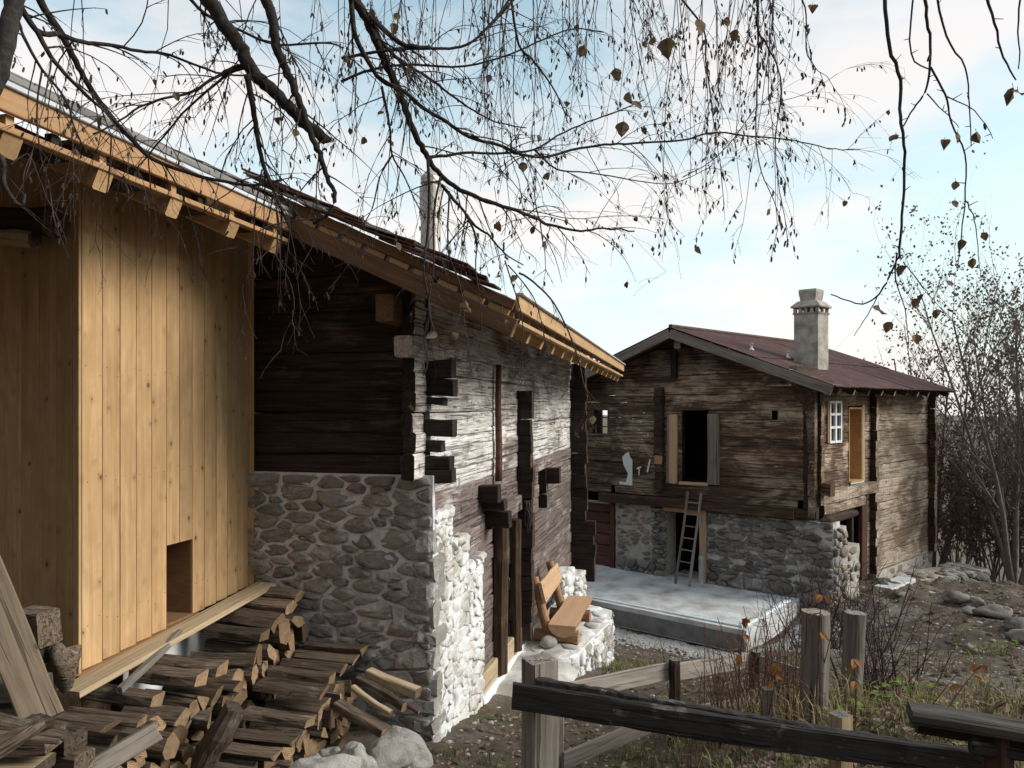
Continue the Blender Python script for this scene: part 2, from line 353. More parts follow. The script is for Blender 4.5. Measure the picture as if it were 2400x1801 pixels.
# ------------------------------------------------------------------ terrain
CP = [(0,0,-1.65),(2,0,-1.6),(-2,1,-1.75),(5,1,-1.55),(0,3,-2.1),(1.5,3,-1.9),(-2,3,-2.25),(-3.5,4,-2.6),(3,3,-1.78),
(2.2,5.1,-2.2),(4,5,-2.1),(6,6,-2.3),(.3,5,-2.85),(-.8,5.3,-2.85),(-2,5,-2.85),(-2.2,6,-2.98),(-.75,6.5,-3.08),(1.5,6.8,-3.22),(.8,6.1,-3.15),(3.2,7,-2.75),(6,8,-2.85),(9,9,-2.95),
(-.2,8.4,-3.46),(.5,8,-3.38),(2,9,-3.5),(4,10,-3.35),(8,12,-3.55),(1.3,10.2,-3.74),(1,9.6,-3.72),(2,11.5,-4.15),(1.9,13.5,-4.42),(3.5,12,-4.22),(4.5,11.7,-4.1),(5.6,12.3,-4.02),(5,10.5,-3.62),(6.3,13.2,-4.05),(3,15,-4.45),(5,14,-4.45),
(6.6,14.5,-4.12),(7.9,15.7,-4.0),(9.2,17.1,-4.2),(11.6,19.2,-4.72),(12,18,-4.5),(10,15,-3.9),(13,15,-3.95),(16,16,-4.2),
(5,18,-4.4),(2,20,-4.7),(0,25,-6),(10,27,-6.6),(20,25,-6.2),(-5,15,-4),(-6,8,-3.1),(-6,3,-2.2),(-10,10,-3),(25,15,-5.2),(20,5,-2.7),(12,4,-1.9),(-3,8,-3.3),(-3,12,-4)]
cp = np.array(CP, float)
def _k(r2): return np.where(r2 > 1e-9, r2*np.log(np.maximum(r2, 1e-9)), 0.)
nC = len(cp); d2 = ((cp[:, None, :2]-cp[None, :, :2])**2).sum(2)
Kmat = np.zeros((nC+3, nC+3)); Kmat[:nC, :nC] = _k(d2)+np.eye(nC)*.25; Kmat[:nC, nC] = 1; Kmat[:nC, nC+1:] = cp[:, :2]; Kmat[nC:, :nC] = Kmat[:nC, nC:].T
sol = np.linalg.solve(Kmat, np.concatenate([cp[:, 2], [0, 0, 0]]))
rngn = np.random.RandomState(5); GR = rngn.rand(256, 256)
def vnoise(x, y):
    xi = np.floor(x).astype(int); yi = np.floor(y).astype(int); fx = x-xi; fy = y-yi
    fx = fx*fx*(3-2*fx); fy = fy*fy*(3-2*fy); g = lambda i, j: GR[i % 256, j % 256]
    return (g(xi, yi)*(1-fx)+g(xi+1, yi)*fx)*(1-fy)+(g(xi, yi+1)*(1-fx)+g(xi+1, yi+1)*fx)*fy-.5
def fbm(x, y, o=4):
    s = 0; a = 1.
    for i in range(o): s = s+a*vnoise(x+17.3*i, y+9.1*i); x = x*2.03; y = y*2.03; a *= .5
    return s
def ground(x, y):
    x = np.asarray(x, float); y = np.asarray(y, float); sh = x.shape; xf = x.ravel(); yf = y.ravel()
    xc = np.clip(xf, -9, 24); yc = np.clip(yf, 0, 26)
    r2 = (xc[:, None]-cp[None, :, 0])**2+(yc[:, None]-cp[None, :, 1])**2
    z = _k(r2)@sol[:nC]+sol[nC]+sol[nC+1]*xc+sol[nC+2]*yc
    dd = np.hypot(xf-xc, yf-yc)
    z = z-np.where(yf > 20, dd*.32, dd*.05)
    z = z+np.clip(-1.5-yf, 0, 34)*.7+np.clip(-10-xf, 0, 30)*.5  # steep unseen hill behind and left of the camera, added to block sky light
    z = np.maximum(z, -60)+ np.where(dd > 60, fbm(xf/90, yf/90)*np.minimum(dd*.05, 30), 0)
    z = z+(fbm(xf*1.6, yf*1.6)*.07+fbm(xf*6, yf*6, 3)*.028)*np.clip(1-dd/30, 0, 1)
    bank = np.clip((xf-4.5)/2, 0, 1)*np.clip((yf-7)/2, 0, 1)*np.clip((20-yf)/2, 0, 1)*np.clip((18-xf)/3, 0, 1)
    z = z+bank*(fbm(xf*.9+3, yf*.9)*.22+fbm(xf*3.2, yf*3.2, 3)*.10)
    return z.reshape(sh)
def gz(x, y): return float(ground(np.array([x]), np.array([y]))[0])
def axis(lo, hi, st, far):
    c = list(np.arange(lo, hi, st)); s = st; a = c[-1]
    while a < far: s *= 1.25; a += s; c.append(a)
    s = st; a = c[0]; pre = []
    while a > -far: s *= 1.25; a -= s; pre.append(a)
    return np.array(pre[::-1]+c)
gx = axis(-4.5, 13, .075, 4000); gy = axis(1.5, 20, .075, 4000)
X, Y = np.meshgrid(gx, gy); Zg = ground(X, Y)
nx, ny = len(gx), len(gy)
gv = np.stack([X, Y, Zg+H], -1).reshape(-1, 3)
ii = np.arange((ny-1)*(nx-1)); r_ = ii//(nx-1); c_ = ii % (nx-1); a_ = r_*nx+c_
gf = np.stack([a_, a_+1, a_+nx+1, a_+nx], -1)
gm = bpy.data.meshes.new('ground'); gm.vertices.add(len(gv)); gm.vertices.foreach_set('co', gv.ravel())
gm.loops.add(gf.size); gm.loops.foreach_set('vertex_index', gf.ravel().astype(np.int32)); gm.polygons.add(len(gf))
gm.polygons.foreach_set('loop_start', np.arange(0, gf.size, 4, dtype=np.int32)); gm.polygons.foreach_set('use_smooth', np.ones(len(gf), bool))
gm.update(calc_edges=True); gm.materials.append(M_soil)
tag(add('ground', gm), 'brown dirt slope with grit, moss and fallen leaves', kind='structure')
def clear_of(x, y, mg=0.):
    """true when the spot is open ground, outside the houses, slab and plinth"""
    p, a = x*Px+y*Py, x*Ax+y*Ay; q, n = x*Qx+y*Qy, x*Nx+y*Ny; s_ = ((x-Cx)*Sx+(y-Cy)*Sy); o_ = (x-Cx)*Sy-(y-Cy)*Sx
    if p < -2.3+mg and a > 6.2-mg: return False
    if p < -2.9+mg and a > 3: return False
    if -10.5 < q < -4.65 and n > 12.5-mg: return False
    if o_ < .25+mg and -.3 < s_ < 7.3: return False
    if -2.5 < p < -1.35+mg and 9.3 < a < 12.4: return False
    if -2.5 < p < -1.5 and 7.7 < a < 9.6: return False
    return True

# ------------------------------------------------------------------ rubble masonry
def clip(poly, nxv, nyv, d):
    o = []; n = len(poly)
    for i in range(n):
        a, b_ = poly[i], poly[(i+1) % n]
        da = a[0]*nxv+a[1]*nyv-d; db = b_[0]*nxv+b_[1]*nyv-d
        if da <= 0: o.append(a)
        if (da < 0 < db) or (db < 0 < da):
            t = da/(da-db); o.append((a[0]+(b_[0]-a[0])*t, a[1]+(b_[1]-a[1])*t))
    return o
def cells(x0, x1, y0, y1, n, rg, asp=1.6, varw=.25):
    """power-diagram cells of mixed sizes in a rectangle, wider than tall"""
    w, h = x1-x0, (y1-y0)*asp; pts = []; r = math.sqrt(w*h/n)*.80
    rad = sorted((r*rg.choice((1.6, 1.3, 1.1, 1.0, 1.0, .9, .75, .75, .6))*rg.uniform(.85, 1.15) for _ in range(n*2)), reverse=True)
    for ri in rad:
        for _ in range(30):
            p = (rg.random()*w, rg.random()*h)
            if all((p[0]-q[0])**2+(p[1]-q[1])**2 > ((ri+q[2])*.47)**2 for q in pts): pts.append((p[0], p[1], ri)); break
    res = []
    for i, p in enumerate(pts):
        poly = [(0, 0), (w, 0), (w, h), (0, h)]; wp = p[2]*p[2]*varw
        for j, q in enumerate(pts):
            if i == j: continue
            dx, dy = q[0]-p[0], q[1]-p[1]; L2 = dx*dx+dy*dy
            if L2 > (r*5)**2: continue
            d = (q[0]**2+q[1]**2-p[0]**2-p[1]**2+wp-q[2]*q[2]*varw)/2
            poly = clip(poly, dx, dy, d)
            if len(poly) < 3: break
        if len(poly) >= 3: res.append([(x0+a, y0+b_/asp) for a, b_ in poly])
    return res
def stones(parent, O, U, N_, rect, n, mats, seed, gap=.018, proud=.035, asp=1.6, rnd=1, rough=.012, keep=None, name='stone', drop=0., cut=(.12, .28), maxn=999):
    rg = random.Random(seed); V = UP; cnt = 0; rest = MB()
    area = lambda P_: abs(sum(P_[i][0]*P_[i-1][1]-P_[i-1][0]*P_[i][1] for i in range(len(P_))))
    for poly in sorted(cells(*rect, n, rg, asp), key=area, reverse=True):
        cx = sum(p[0] for p in poly)/len(poly); cy = sum(p[1] for p in poly)/len(poly)
        if keep and not keep(cx, cy): continue
        if rg.random() < drop: continue
        rad = math.sqrt(sum((p[0]-cx)**2+(p[1]-cy)**2 for p in poly)/len(poly))
        if rad < .03: continue
        k = max(.35, 1-gap/rad*1.3)
        pl = [((p[0]-cx)*k, (p[1]-cy)*k) for p in poly]
        for _ in range(rnd):
            q = []
            for i in range(len(pl)):
                a, b_ = pl[i], pl[(i+1) % len(pl)]; c_ = rg.uniform(*cut)
                q += [(a[0]*(1-c_)+b_[0]*c_, a[1]*(1-c_)+b_[1]*c_), (a[0]*c_+b_[0]*(1-c_), a[1]*c_+b_[1]*(1-c_))]
            pl = q
        pl = [(a*(1+rg.uniform(-.09, .09)), b_*(1+rg.uniform(-.09, .09))) for a, b_ in pl]
        m_ = len(pl); h = proud*rg.uniform(.55, 1.3); v = []; f = []
        tx, ty = rg.uniform(-.15, .15), rg.uniform(-.15, .15)
        for sc, dz in ((1., -.05), (.985, h*.5), (.9, h*.92), (.55, h*1.1)):
            for (a, b_) in pl:
                v.append((a*sc+rg.uniform(-1, 1)*rough*.5, b_*sc+rg.uniform(-1, 1)*rough*.5, dz+(a*tx+b_*ty)*(dz > 0)+rg.uniform(-1, 1)*rough*(dz > 0)*.6))
        v.append((0, 0, h*1.12))
        for L in range(3):
            for i in range(m_):
                j = (i+1) % m_; f.append((L*m_+i, L*m_+j, (L+1)*m_+j, (L+1)*m_+i))
        for i in range(m_): f.append((3*m_+i, 3*m_+(i+1) % m_, 4*m_))
        mt = mats if not isinstance(mats, (list, tuple)) else mats[rg.randrange(len(mats))]
        x = U; z = N_; y = z.cross(x)
        if y.z < 0: x = -x; y = -y; v = [(-a, b_, c_) for a, b_, c_ in v]; f = [tuple(reversed(q)) for q in f]; y = z.cross(x)
        M = frame(O+U*cx+V*cy, x, y, z); cnt += 1
        if cnt <= maxn: add(name, mk(name, v, f, mt, None, True), parent, M)
        else:
            b0 = len(rest.v); rest.v += [M@Vector(p) for p in v]; rest.f += [tuple(b0+i for i in q) for q in f]; rest.mi += [0]*len(f)
    if rest.v: tag(rest.obj('small_stones', mt, parent, smooth=True), None, kind='stuff')
    return cnt
def roughpanel(name, O, U, N_, rect, mat, parent, amp=.02, depth=.3, st=.08, seed=0):
    """mortar bed: bumpy front, closed box behind"""
    x0, x1, y0, y1 = rect; nu = max(2, int((x1-x0)/st)); nv = max(2, int((y1-y0)/st)); v = []; f = []
    for j in range(nv+1):
        for i in range(nu+1):
            a = x0+(x1-x0)*i/nu; b_ = y0+(y1-y0)*j/nv
            d = noise.noise(Vector((a*5+seed, b_*5, seed)))*amp
            v.append(O+U*a+UP*b_+N_*d)
    for j in range(nv):
        for i in range(nu):
            k = j*(nu+1)+i; f.append((k, k+1, k+nu+2, k+nu+1))
    b0 = len(v)
    cor = [0, nu, nv*(nu+1)+nu, nv*(nu+1)]
    for c_ in cor: v.append(v[c_]-N_*depth)
    edges = [[i for i in range(nu+1)], [j*(nu+1)+nu for j in range(nv+1)], [nv*(nu+1)+nu-i for i in range(nu+1)], [(nv-j)*(nu+1) for j in range(nv+1)]]
    for e, (p, q) in zip(edges, ((0, 1), (1, 2), (2, 3), (3, 0))): f.append(tuple([b0+p, b0+q]+e[::-1]))
    f.append((b0+3, b0+2, b0+1, b0))
    t = WM[parent.name].translation
    return add(name, mk(name, [p-t for p in v], f, mat, None, False), parent, Matrix.Translation(t))

# ------------------------------------------------------------------ log walls
def logwall(parent, P, U, s0, s1, zs, thick, mats, openings=(), ext=None, jit=.012, seed=0, name='log', pick=None):
    """P(s,z)->point on wall axis; one mesh per log; openings (sa,sb,za,zb) cut the rows they cover"""
    rg = random.Random(seed)
    for r in range(len(zs)-1):
        za, zb = zs[r], zs[r+1]; zm = (za+zb)/2
        a, b_ = s0, s1; e = None
        if ext:
            (a0, b0), (a1, b1) = ext(za), ext(zb)
            if b1-a1 < .1: continue
            a, b_ = min(a0, a1), max(b0, b1); e = (a0, a1, b0, b1)
        cuts = sorted((o[0], o[1]) for o in openings if o[2]-.02 < zm < o[3]+.02)
        segs = []; cur = a
        for c0, c1 in cuts:
            if c0 > cur: segs.append((cur, c0))
            cur = max(cur, c1)
        if cur < b_: segs.append((cur, b_))
        for (x0, x1) in segs:
            if x1-x0 < .04: continue
            L = x1-x0; ends = None
            if e: ends = ((e[0]-x0) if x0 == a else 0, (e[1]-x0) if x0 == a else 0, (e[2]-x0) if x1 == b_ else L, (e[3]-x0) if x1 == b_ else L)
            SEED[0] += 1
            v, f, mi = timber(L, thick*rg.uniform(.94, 1.06), (zb-za)*1.03, seg=max(2, int(L/.35)), cham=.02, jit=jit, seed=SEED[0], ends=ends)
            mt = pick((x0+x1)/2, zm) if pick else mats
            add(name, mk(name, v, f, [mt, M_blk] if not isinstance(mt, list) else mt, mi), parent, along(P(x0, zm), P(x1, zm)))
def rows(z0, z1, h, rg):
    z = z0; o = [z0]
    while z < z1-h*.6: z += h*rg.uniform(.82, 1.2); o.append(z)
    o[-1] = z1; return o

# ================================================================== LEFT HOUSE (old log house, roof, stone base)
rg = random.Random(11)
LH = thing('log_house', PA(-2.5, 10, -3.45), 'old dark log house on a rubble stone base with new pine rafters, left of centre', 'house')
fw = roughpanel('stone_wall', PA(0, 6.35, 0), vP, -vA, (-4.75, -2.405, -3.4, -.66), M_mortA, LH, .012, .06, .07, 3)
stones(fw, PA(0, 6.35, 0), vP, -vA, (-4.72, -2.40, -3.35, -.67), 165, M_stoneA, 21, gap=.016, proud=.022, asp=2.4, rnd=1, rough=.018, cut=(.1, .24), maxn=160)
pr = None
for i, (a0, a1, zt, n) in enumerate(((6.405, 6.95, -1.08, 50), (6.952, 7.45, -1.42, 38), (7.452, 8.0, -1.76, 40))):
    w_ = roughpanel('stone_wall', PA(-2.42, 0, 0), vA, vP, (a0, a1, -3.75, zt-.02), M_mortW, LH, .015, .24, .07, 7+i)
    if i == 0: tag(w_, 'limewashed white end of the stone base')
    stones(w_, PA(-2.42, 0, 0), vA, vP, (a0-.01, a1, -3.7, zt), n, M_stoneW, 31+i, gap=.007, proud=.016, asp=2.1, rnd=1, rough=.017, cut=(.08, .2), maxn=38)
    # rough capping stones
    for k in range(3):
        l = (a1-a0)/3; beam('stone', PA(-2.5, a0+l*k+.01, zt+.0+rg.uniform(-.01, .02)), PA(-2.5, a0+l*(k+1)-.01, zt+rg.uniform(-.01, .02)), .24, .09, M_stoneW, w_, seg=3, cham=.03, jit=.02)
z = -3.3
while z < -1.25:
    h = rg.uniform(.15, .26); lp, la = (rg.uniform(.3, .42), rg.uniform(.16, .24)) if int(z*10) % 2 else (rg.uniform(.16, .24), rg.uniform(.3, .4))
    pc, ac = -2.385+rg.uniform(-.01, .02)-lp/2, 6.33+rg.uniform(-.02, .01)+la/2
    beam('corner_stone', PA(pc-lp/2, ac, z+h/2), PA(pc+lp/2, ac, z+h/2), la, h*.93, M_quoin, fw, seg=4, cham=.035, jit=.022); z += h
zr = rows(-.66, 2.3, .2, random.Random(3))
def frontext(z):
    return (-5.2, min(-2.5, -1.5-(z-.72)/.466-.12))
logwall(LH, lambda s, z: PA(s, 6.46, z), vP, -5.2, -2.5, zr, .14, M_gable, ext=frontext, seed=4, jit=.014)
zr = rows(-3.38, 1.12, .21, random.Random(8))
pickA = lambda s, z: [M_logA if z > -.95 else M_logAd, M_blk]  # upper logs paler: weathering, with the lit band painted in
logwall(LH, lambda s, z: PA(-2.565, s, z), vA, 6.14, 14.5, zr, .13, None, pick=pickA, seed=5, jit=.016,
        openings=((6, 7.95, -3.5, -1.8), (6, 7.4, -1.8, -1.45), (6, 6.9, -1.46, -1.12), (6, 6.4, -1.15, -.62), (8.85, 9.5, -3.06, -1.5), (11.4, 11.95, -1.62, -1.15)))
for (z0, z1, pe) in ((.08, .42, -2.22), (0., .07, -2.33), (-.29, -.13, -2.23), (-.45, -.34, -2.35), (-.73, -.48, -2.24)):
    hmid = (z0+z1)/2
    if z1-z0 > .2:
        beam('log_end', PA(-2.7, 6.47, z0+(z1-z0)*.25), PA(pe, 6.47, z0+(z1-z0)*.25), .15, (z1-z0)*.5, M_blk, LH, seg=3, jit=.012)
        beam('log_end', PA(-2.7, 6.47, z0+(z1-z0)*.75), PA(pe-.02, 6.47, z0+(z1-z0)*.75), .15, (z1-z0)*.5, M_blk, LH, seg=3, jit=.012)
    else: beam('log_end', PA(-2.7, 6.47, hmid), PA(pe, 6.47, hmid), .14, z1-z0, M_blk, LH, seg=3, jit=.012)
# cross-wall log ends: the tall column by the door and the far corner
z = -3.32
while z < .05:
    h = rg.uniform(.19, .27); pe = -2.29+rg.uniform(-.025, .02)
    beam('log_end', PA(-2.75, 10.03, z+h/2), PA(pe, 10.03, z+h/2), .14, h*1.01, [M_blk, M_dark], LH, seg=3, jit=.012); z += h
z = -3.5
while z < .75:
    h = rg.uniform(.19, .27); pe = (-2.02 if z < -2.45 else -2.19)+rg.uniform(-.03, .02)
    beam('log_end', PA(-2.9, 14.42, z+h/2), PA(pe, 14.42, z+h/2), .15, h*1.01, [M_blk, M_dark], LH, seg=3, jit=.014); z += h
for (a, z0, z1, pe) in ((8.15, -1.13, -.93, -2.26), (8.28, -1.24, -1.12, -2.22), (8.42, -1.46, -1.27, -2.2), (12.05, -1.33, -1.06, -2.28)):
    beam('beam_end', PA(-2.8, a, (z0+z1)/2), PA(pe, a, (z0+z1)/2), .16, z1-z0, M_blk, LH, seg=3, jit=.01)
mb = MB(); mb.tube([PA(-2.43, 8.72+.02*math.sin(i), -.95+1.45*i/7) for i in range(8)], [.046-.0015*i for i in range(8)], 8); mb.obj('pole', M_redw, LH, smooth=True)
dr = beam('door_jamb', PA(-2.43, 8.78, -3.36), PA(-2.43, 8.8, -1.5), .17, .2, [M_dark, M_blk], LH, up=vP, seg=6, cham=.05, jit=.012)
beam('door_jamb', PA(-2.44, 9.58, -3.34), PA(-2.44, 9.58, -1.56), .15, .18, [M_dark, M_blk], LH, up=vP, seg=6, cham=.05, jit=.012)
beam('door_lintel', PA(-2.5, 8.4, -1.38), PA(-2.5, 9.98, -1.38), .16, .22, [M_logAd, M_blk], LH, seg=4, jit=.012)
beam('door', PA(-2.62, 9.17, -3.34), PA(-2.62, 9.17, -1.5), .62, .04, M_blk, LH, up=vP, seg=2)
beam('sill_log', PA(-2.49, 8.02, -3.26), PA(-2.49, 10.0, -3.26), .12, .24, M_pinegrey, LH, seg=5, jit=.006)
beam('base_strip', PA(-2.47, 8.0, -3.45), PA(-2.47, 10.1, -3.45), .14, .13, M_white, LH, seg=2)
mb = MB(); mb.box(PA(-2.66, 11.38, -1.66), vA*.6, vP*.02, UP*.54); mb.obj('vent_shutter', M_blk, LH)
mb = MB(); mb.prism([PA(-5.2, 6.56, -3.2), PA(-2.64, 6.56, -3.2), PA(-2.64, 6.56, 1.1), PA(-5.2, 6.56, 2.3)], vA*.05); mb.obj('dark_backing', M_black, LH)  # black sheet added behind the gable logs so no light shows through
boxo('partition', PA(-3.35, 6.6, -3.4), vA*7.7, vP*-.08, UP*4.6, M_black, LH)  # black sheet added to keep the doorway dark inside
for k in range(11): beam('log', PA(-7.6, 14.42, -3.3+.42*k), PA(-2.6, 14.42, -3.3+.42*k), .14, .41, M_dark, LH, seg=3, jit=.01)
# ---- roof of the log house
def zD(p, a): return .80-.0145*(a-5.75)+.466*(-1.5-p)
def deck(name, p0, p1, a0, a1, zf, th, mat, parent):
    m = MB(); pts = [PA(p0, a0, zf(p0, a0)), PA(p1, a0, zf(p1, a0)), PA(p1, a1, zf(p1, a1)), PA(p0, a1, zf(p0, a1))]
    m.prism(pts, UP*th); return m.obj(name, mat, parent)
rf = deck('roof', -1.5, -8.0, 5.80, 14.35, zD, .035, M_rakeb, LH)
for k in range(15):
    a = 5.98+.59*k; s_ = lambda p, d: PA(p, a, zD(p, a)+d)
    beam('rafter', s_(-1.53, -.168), s_(-3.6, -.168), .085, .135, [M_pine, M_pine], rf, seg=1, cham=.004)
    boxo('block', PA(-1.58, a-.03, zD(-1.5, a)-.095), vP*.05, vA*.05, UP*.085, M_pine, rf)
beam('batten', PA(-1.485, 5.8, zD(-1.5, 5.8)-.105), PA(-1.485, 14.3, zD(-1.5, 14.3)-.105), .06, .036, M_pine, rf, seg=6, cham=.004)
beam('fascia', PA(-1.455, 5.8, zD(-1.5, 5.8)+.045), PA(-1.455, 14.35, zD(-1.5, 14.35)+.045), .03, .125, M_pine, rf, seg=8, cham=.004)
beam('drip_edge', PA(-1.44, 5.8, zD(-1.5, 5.8)+.118), PA(-1.44, 14.35, zD(-1.5, 14.35)+.118), .07, .015, M_zinc, rf, seg=6, cham=.003)
sl_ = lambda p, d, a=5.755: PA(p, a, zD(p, 5.75)+d)
beam('rake_board', sl_(-1.47, -.16), sl_(-3.75, -.16), .05, .155, M_rakeb, rf, seg=5, cham=.006, jit=.003)
for k in range(10):
    p0 = -1.52-.22*k; beam('rake_block', sl_(p0, -.05, 5.775), sl_(p0-.17, -.05, 5.775), .05, .05, M_fascia, rf, seg=1, cham=.004)
beam('rake_board', sl_(-1.47, .03, 5.745), sl_(-3.7, .03, 5.745), .035, .085, M_rakeb, rf, seg=5, cham=.005, jit=.003)
for L in range(4):
    for k in range(9):
        p0 = -1.62-.24*k-rg.uniform(0, .08)-.06*L; d = .085+.022*L+rg.uniform(-.004, .008)
        beam('roof_slate', sl_(p0, d+.03, 5.8+rg.uniform(-.03, .03)), sl_(p0-rg.uniform(.22, .34), d+.012, 5.8+rg.uniform(-.03, .03)), rg.uniform(.24, .32), .018, M_redw if rg.random() < .75 else M_slate, rf, seg=1, cham=.004, jit=.006)
for k in range(24):
    p0 = -1.62-.25*k; d = .05
    for j in range(2): beam('roof_slate', sl_(p0, d+.03, 6.2+.4*j), sl_(p0-.3, d+.01, 6.2+.4*j), .39, .018, M_slate, rf, seg=1, cham=.004, jit=.004)
deck('roof_cover', -1.48, -8.0, 6.5, 14.33, lambda p, a: zD(p, a)+.05, .03, M_slate, rf)
beam('purlin', PA(-2.7, 5.93, .865), PA(-2.7, 7.4, .865), .17, .24, [M_rakeb, M_rakeb], rf, seg=2, cham=.01, jit=.003)
beam('purlin', PA(-4.75, 5.93, 1.78), PA(-4.75, 7.4, 1.78), .17, .24, M_rakeb, rf, seg=2, cham=.01)
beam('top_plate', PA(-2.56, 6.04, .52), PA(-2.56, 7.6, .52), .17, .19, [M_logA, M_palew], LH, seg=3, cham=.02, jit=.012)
# ---- flue
fl = None
mb = MB(); c0 = PA(-2.98, 7.8, 0)
mb.tube([c0+UP*(z) for z in (1.35, 2.12, 2.121, 2.16, 2.161, 2.49)], [.115, .115, .121, .121, .128, .128], 20)
fl = mb.obj('flue_pipe', M_flue, rf, smooth=False)
mb = MB(); mb.tube([c0+UP*z for z in (2.5, 2.53, 2.531, 2.6, 2.70)], [.085, .085, .118, .115, .03], 16); mb.obj('flue_cap', M_flue, fl)

# ================================================================== PINE ANNEX
AN = thing('pine_annex', PA(-4.6, 5.2, -2.0), 'new annex clad in vertical pale pine boards with small square niche', 'annex')
us = [197, 241, 282, 320, 356, 391, 421, 452, 480, 507, 533, 557, 581.5, 602, 622]
ae = []
for u in us:
    t = (u-1200)/1700; yy = -4.35/(Px*t+Py); ae.append(t*yy*Ax+yy*Ay)
ae[0] = 4.325; ae[-1] = 6.33
NA0, NA1, NZ0, NZ1 = ae[5], ae[7], -1.845, -1.185
def zbot(a): return -1.935+(a-4.32)*.068
for i in range(len(ae)-1):
    a0, a1 = ae[i]+.0015, ae[i+1]-.0015; a0 += .001; a1 -= .001; am = (a0+a1)/2; off = rg.uniform(-.003, .003)
    pcs = [(zbot(am), 1.93)]
    if i in (5, 6): pcs = [(zbot(am), NZ0), (NZ1, 1.93)]
    for (z0, z1) in pcs:
        if z1-z0 > .02: beam('board', PA(-4.362+off, am, z0), PA(-4.362+off, am, z1), a1-a0, .024, [M_pine, M_pine], AN, up=vP, seg=2, cham=.0025)
mb = MB()
for i in range(len(ae)-1):
    for zz in (-1.6, -.55, .25, 1.2):
        for fr in (.2, .8):
            a = ae[i]+(ae[i+1]-ae[i])*fr
            if i in (5, 6) and NZ0 < zz < NZ1: continue
            c_ = PA(-4.353, a+rg.uniform(-.012, .012), zz+rg.uniform(-.04, .04)); mb.tube([c_, c_+vP*.005], .003, 6)
tag(mb.obj('nail_heads', M_blk, AN), None, kind='stuff')
p0 = -4.349
for k in range(15):
    w_ = .06 if k == 0 else rg.uniform(.145, .17)
    beam('board', PA(p0-w_/2-.0015, 4.31, -2.75), PA(p0-w_/2-.0015, 4.31, 1.93), w_-.003, .024, [M_pine, M_pine], AN, up=-vA, seg=2, cham=.0025); p0 -= w_
mb = MB(); D = -.42
mb.box(PA(-4.374, NA0-.02, NZ0-.02), vP*D, vA*.02, UP*(NZ1-NZ0+.04)); mb.box(PA(-4.374, NA1, NZ0-.02), vP*D, vA*.02, UP*(NZ1-NZ0+.04))
mb.box(PA(-4.374, NA0, NZ1), vP*D, vA*(NA1-NA0), UP*.02); mb.box(PA(-4.35, NA0, NZ0-.025), vP*(D-.02), vA*(NA1-NA0), UP*.025)
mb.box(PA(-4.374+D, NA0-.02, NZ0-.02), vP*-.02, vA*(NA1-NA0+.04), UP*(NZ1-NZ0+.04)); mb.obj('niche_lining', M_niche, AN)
boxo('dark_infill', PA(-4.53, 4.36, -3.2), vA*.44, vP*.1, UP*1.25, M_dark, AN)  # dark filler put in to darken the gap under the boards
boxo('foundation', PA(-4.52, 4.8, -3.2), vA*1.51, vP*.08, UP*1.26, M_white, AN)
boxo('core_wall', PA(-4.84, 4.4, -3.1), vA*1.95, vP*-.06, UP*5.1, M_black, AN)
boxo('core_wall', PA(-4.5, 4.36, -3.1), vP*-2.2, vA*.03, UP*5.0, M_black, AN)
beam('base_trim', PA(-4.345, 4.27, -1.975), PA(-4.345, 5.6, -1.885), .09, .05, M_fascia, AN, seg=2, cham=.004)
beam('old_beam', PA(-4.42, 4.16, 1.3), PA(-5.25, 4.16, 1.34), .16, .2, [M_dark, M_dark], AN, seg=5, cham=.04, jit=.02, taper=.75)
beam('old_beam', PA(-4.55, 4.12, 1.16), PA(-5.0, 4.12, 1.22), .12, .12, [M_pinegrey, M_dark], AN, seg=3, cham=.03, jit=.01, taper=.8)
boxo('shade_wall', PA(-5.75, 1.2, -2.7), vP*-.1, vA*3.1, UP*5.2, M_dark, AN)  # unseen wall, added to shade the annex's left face
zDa = lambda p, a: 1.60+.466*(-3.55-p)
ra = deck('roof', -3.57, -8.2, 1.0, 5.72, zDa, .04, M_rakeb, AN)  # near end lengthened out of view to shade the left face
for a in (2.45, 3.06, 3.68, 4.30, 4.95, 5.55):
    s_ = lambda p, d: PA(p, a, zDa(p, a)+d)
    beam('rafter', s_(-3.545, -.225), s_(-5.2, -.225), .12, .13, [M_fascia, M_pine], ra, seg=2, cham=.012, jit=.003)
    boxo('block', PA(-3.60, a-.02, 1.465), vP*.05, vA*.05, UP*.075, M_pine, ra)
    boxo('block', PA(-3.60, a+.26, 1.465), vP*.05, vA*.05, UP*.075, M_blk, ra)
beam('batten', PA(-3.54, 1.0, 1.447), PA(-3.54, 5.70, 1.447), .07, .036, M_fascia, ra, seg=4, cham=.004)
beam('soffit_board', PA(-3.8, 1.0, 1.50), PA(-3.8, 5.7, 1.50), .3, .02, M_blk, ra, seg=2)
beam('fascia', PA(-3.525, 1.0, 1.598), PA(-3.525, 5.72, 1.598), .035, .125, M_fascia, ra, seg=4, cham=.004)
beam('drip_edge', PA(-3.515, 1.0, 1.676), PA(-3.515, 5.72, 1.676), .06, .03, M_zinc, ra, seg=4, cham=.004)
for k in range(9):
    a0 = 2.2+.4*k; beam('roof_slate', PA(-3.56, a0, 1.712), PA(-3.56, a0+.385, 1.712), .16, .04, M_slate, ra, seg=1, cham=.006, jit=.004)
for k in range(7):
    a0 = 2.2+.51*k; beam('roof_slate', PA(-3.63, a0, 1.762), PA(-3.63, a0+.5, 1.762), .16, .035, M_slate, ra, seg=1, cham=.006, jit=.004)

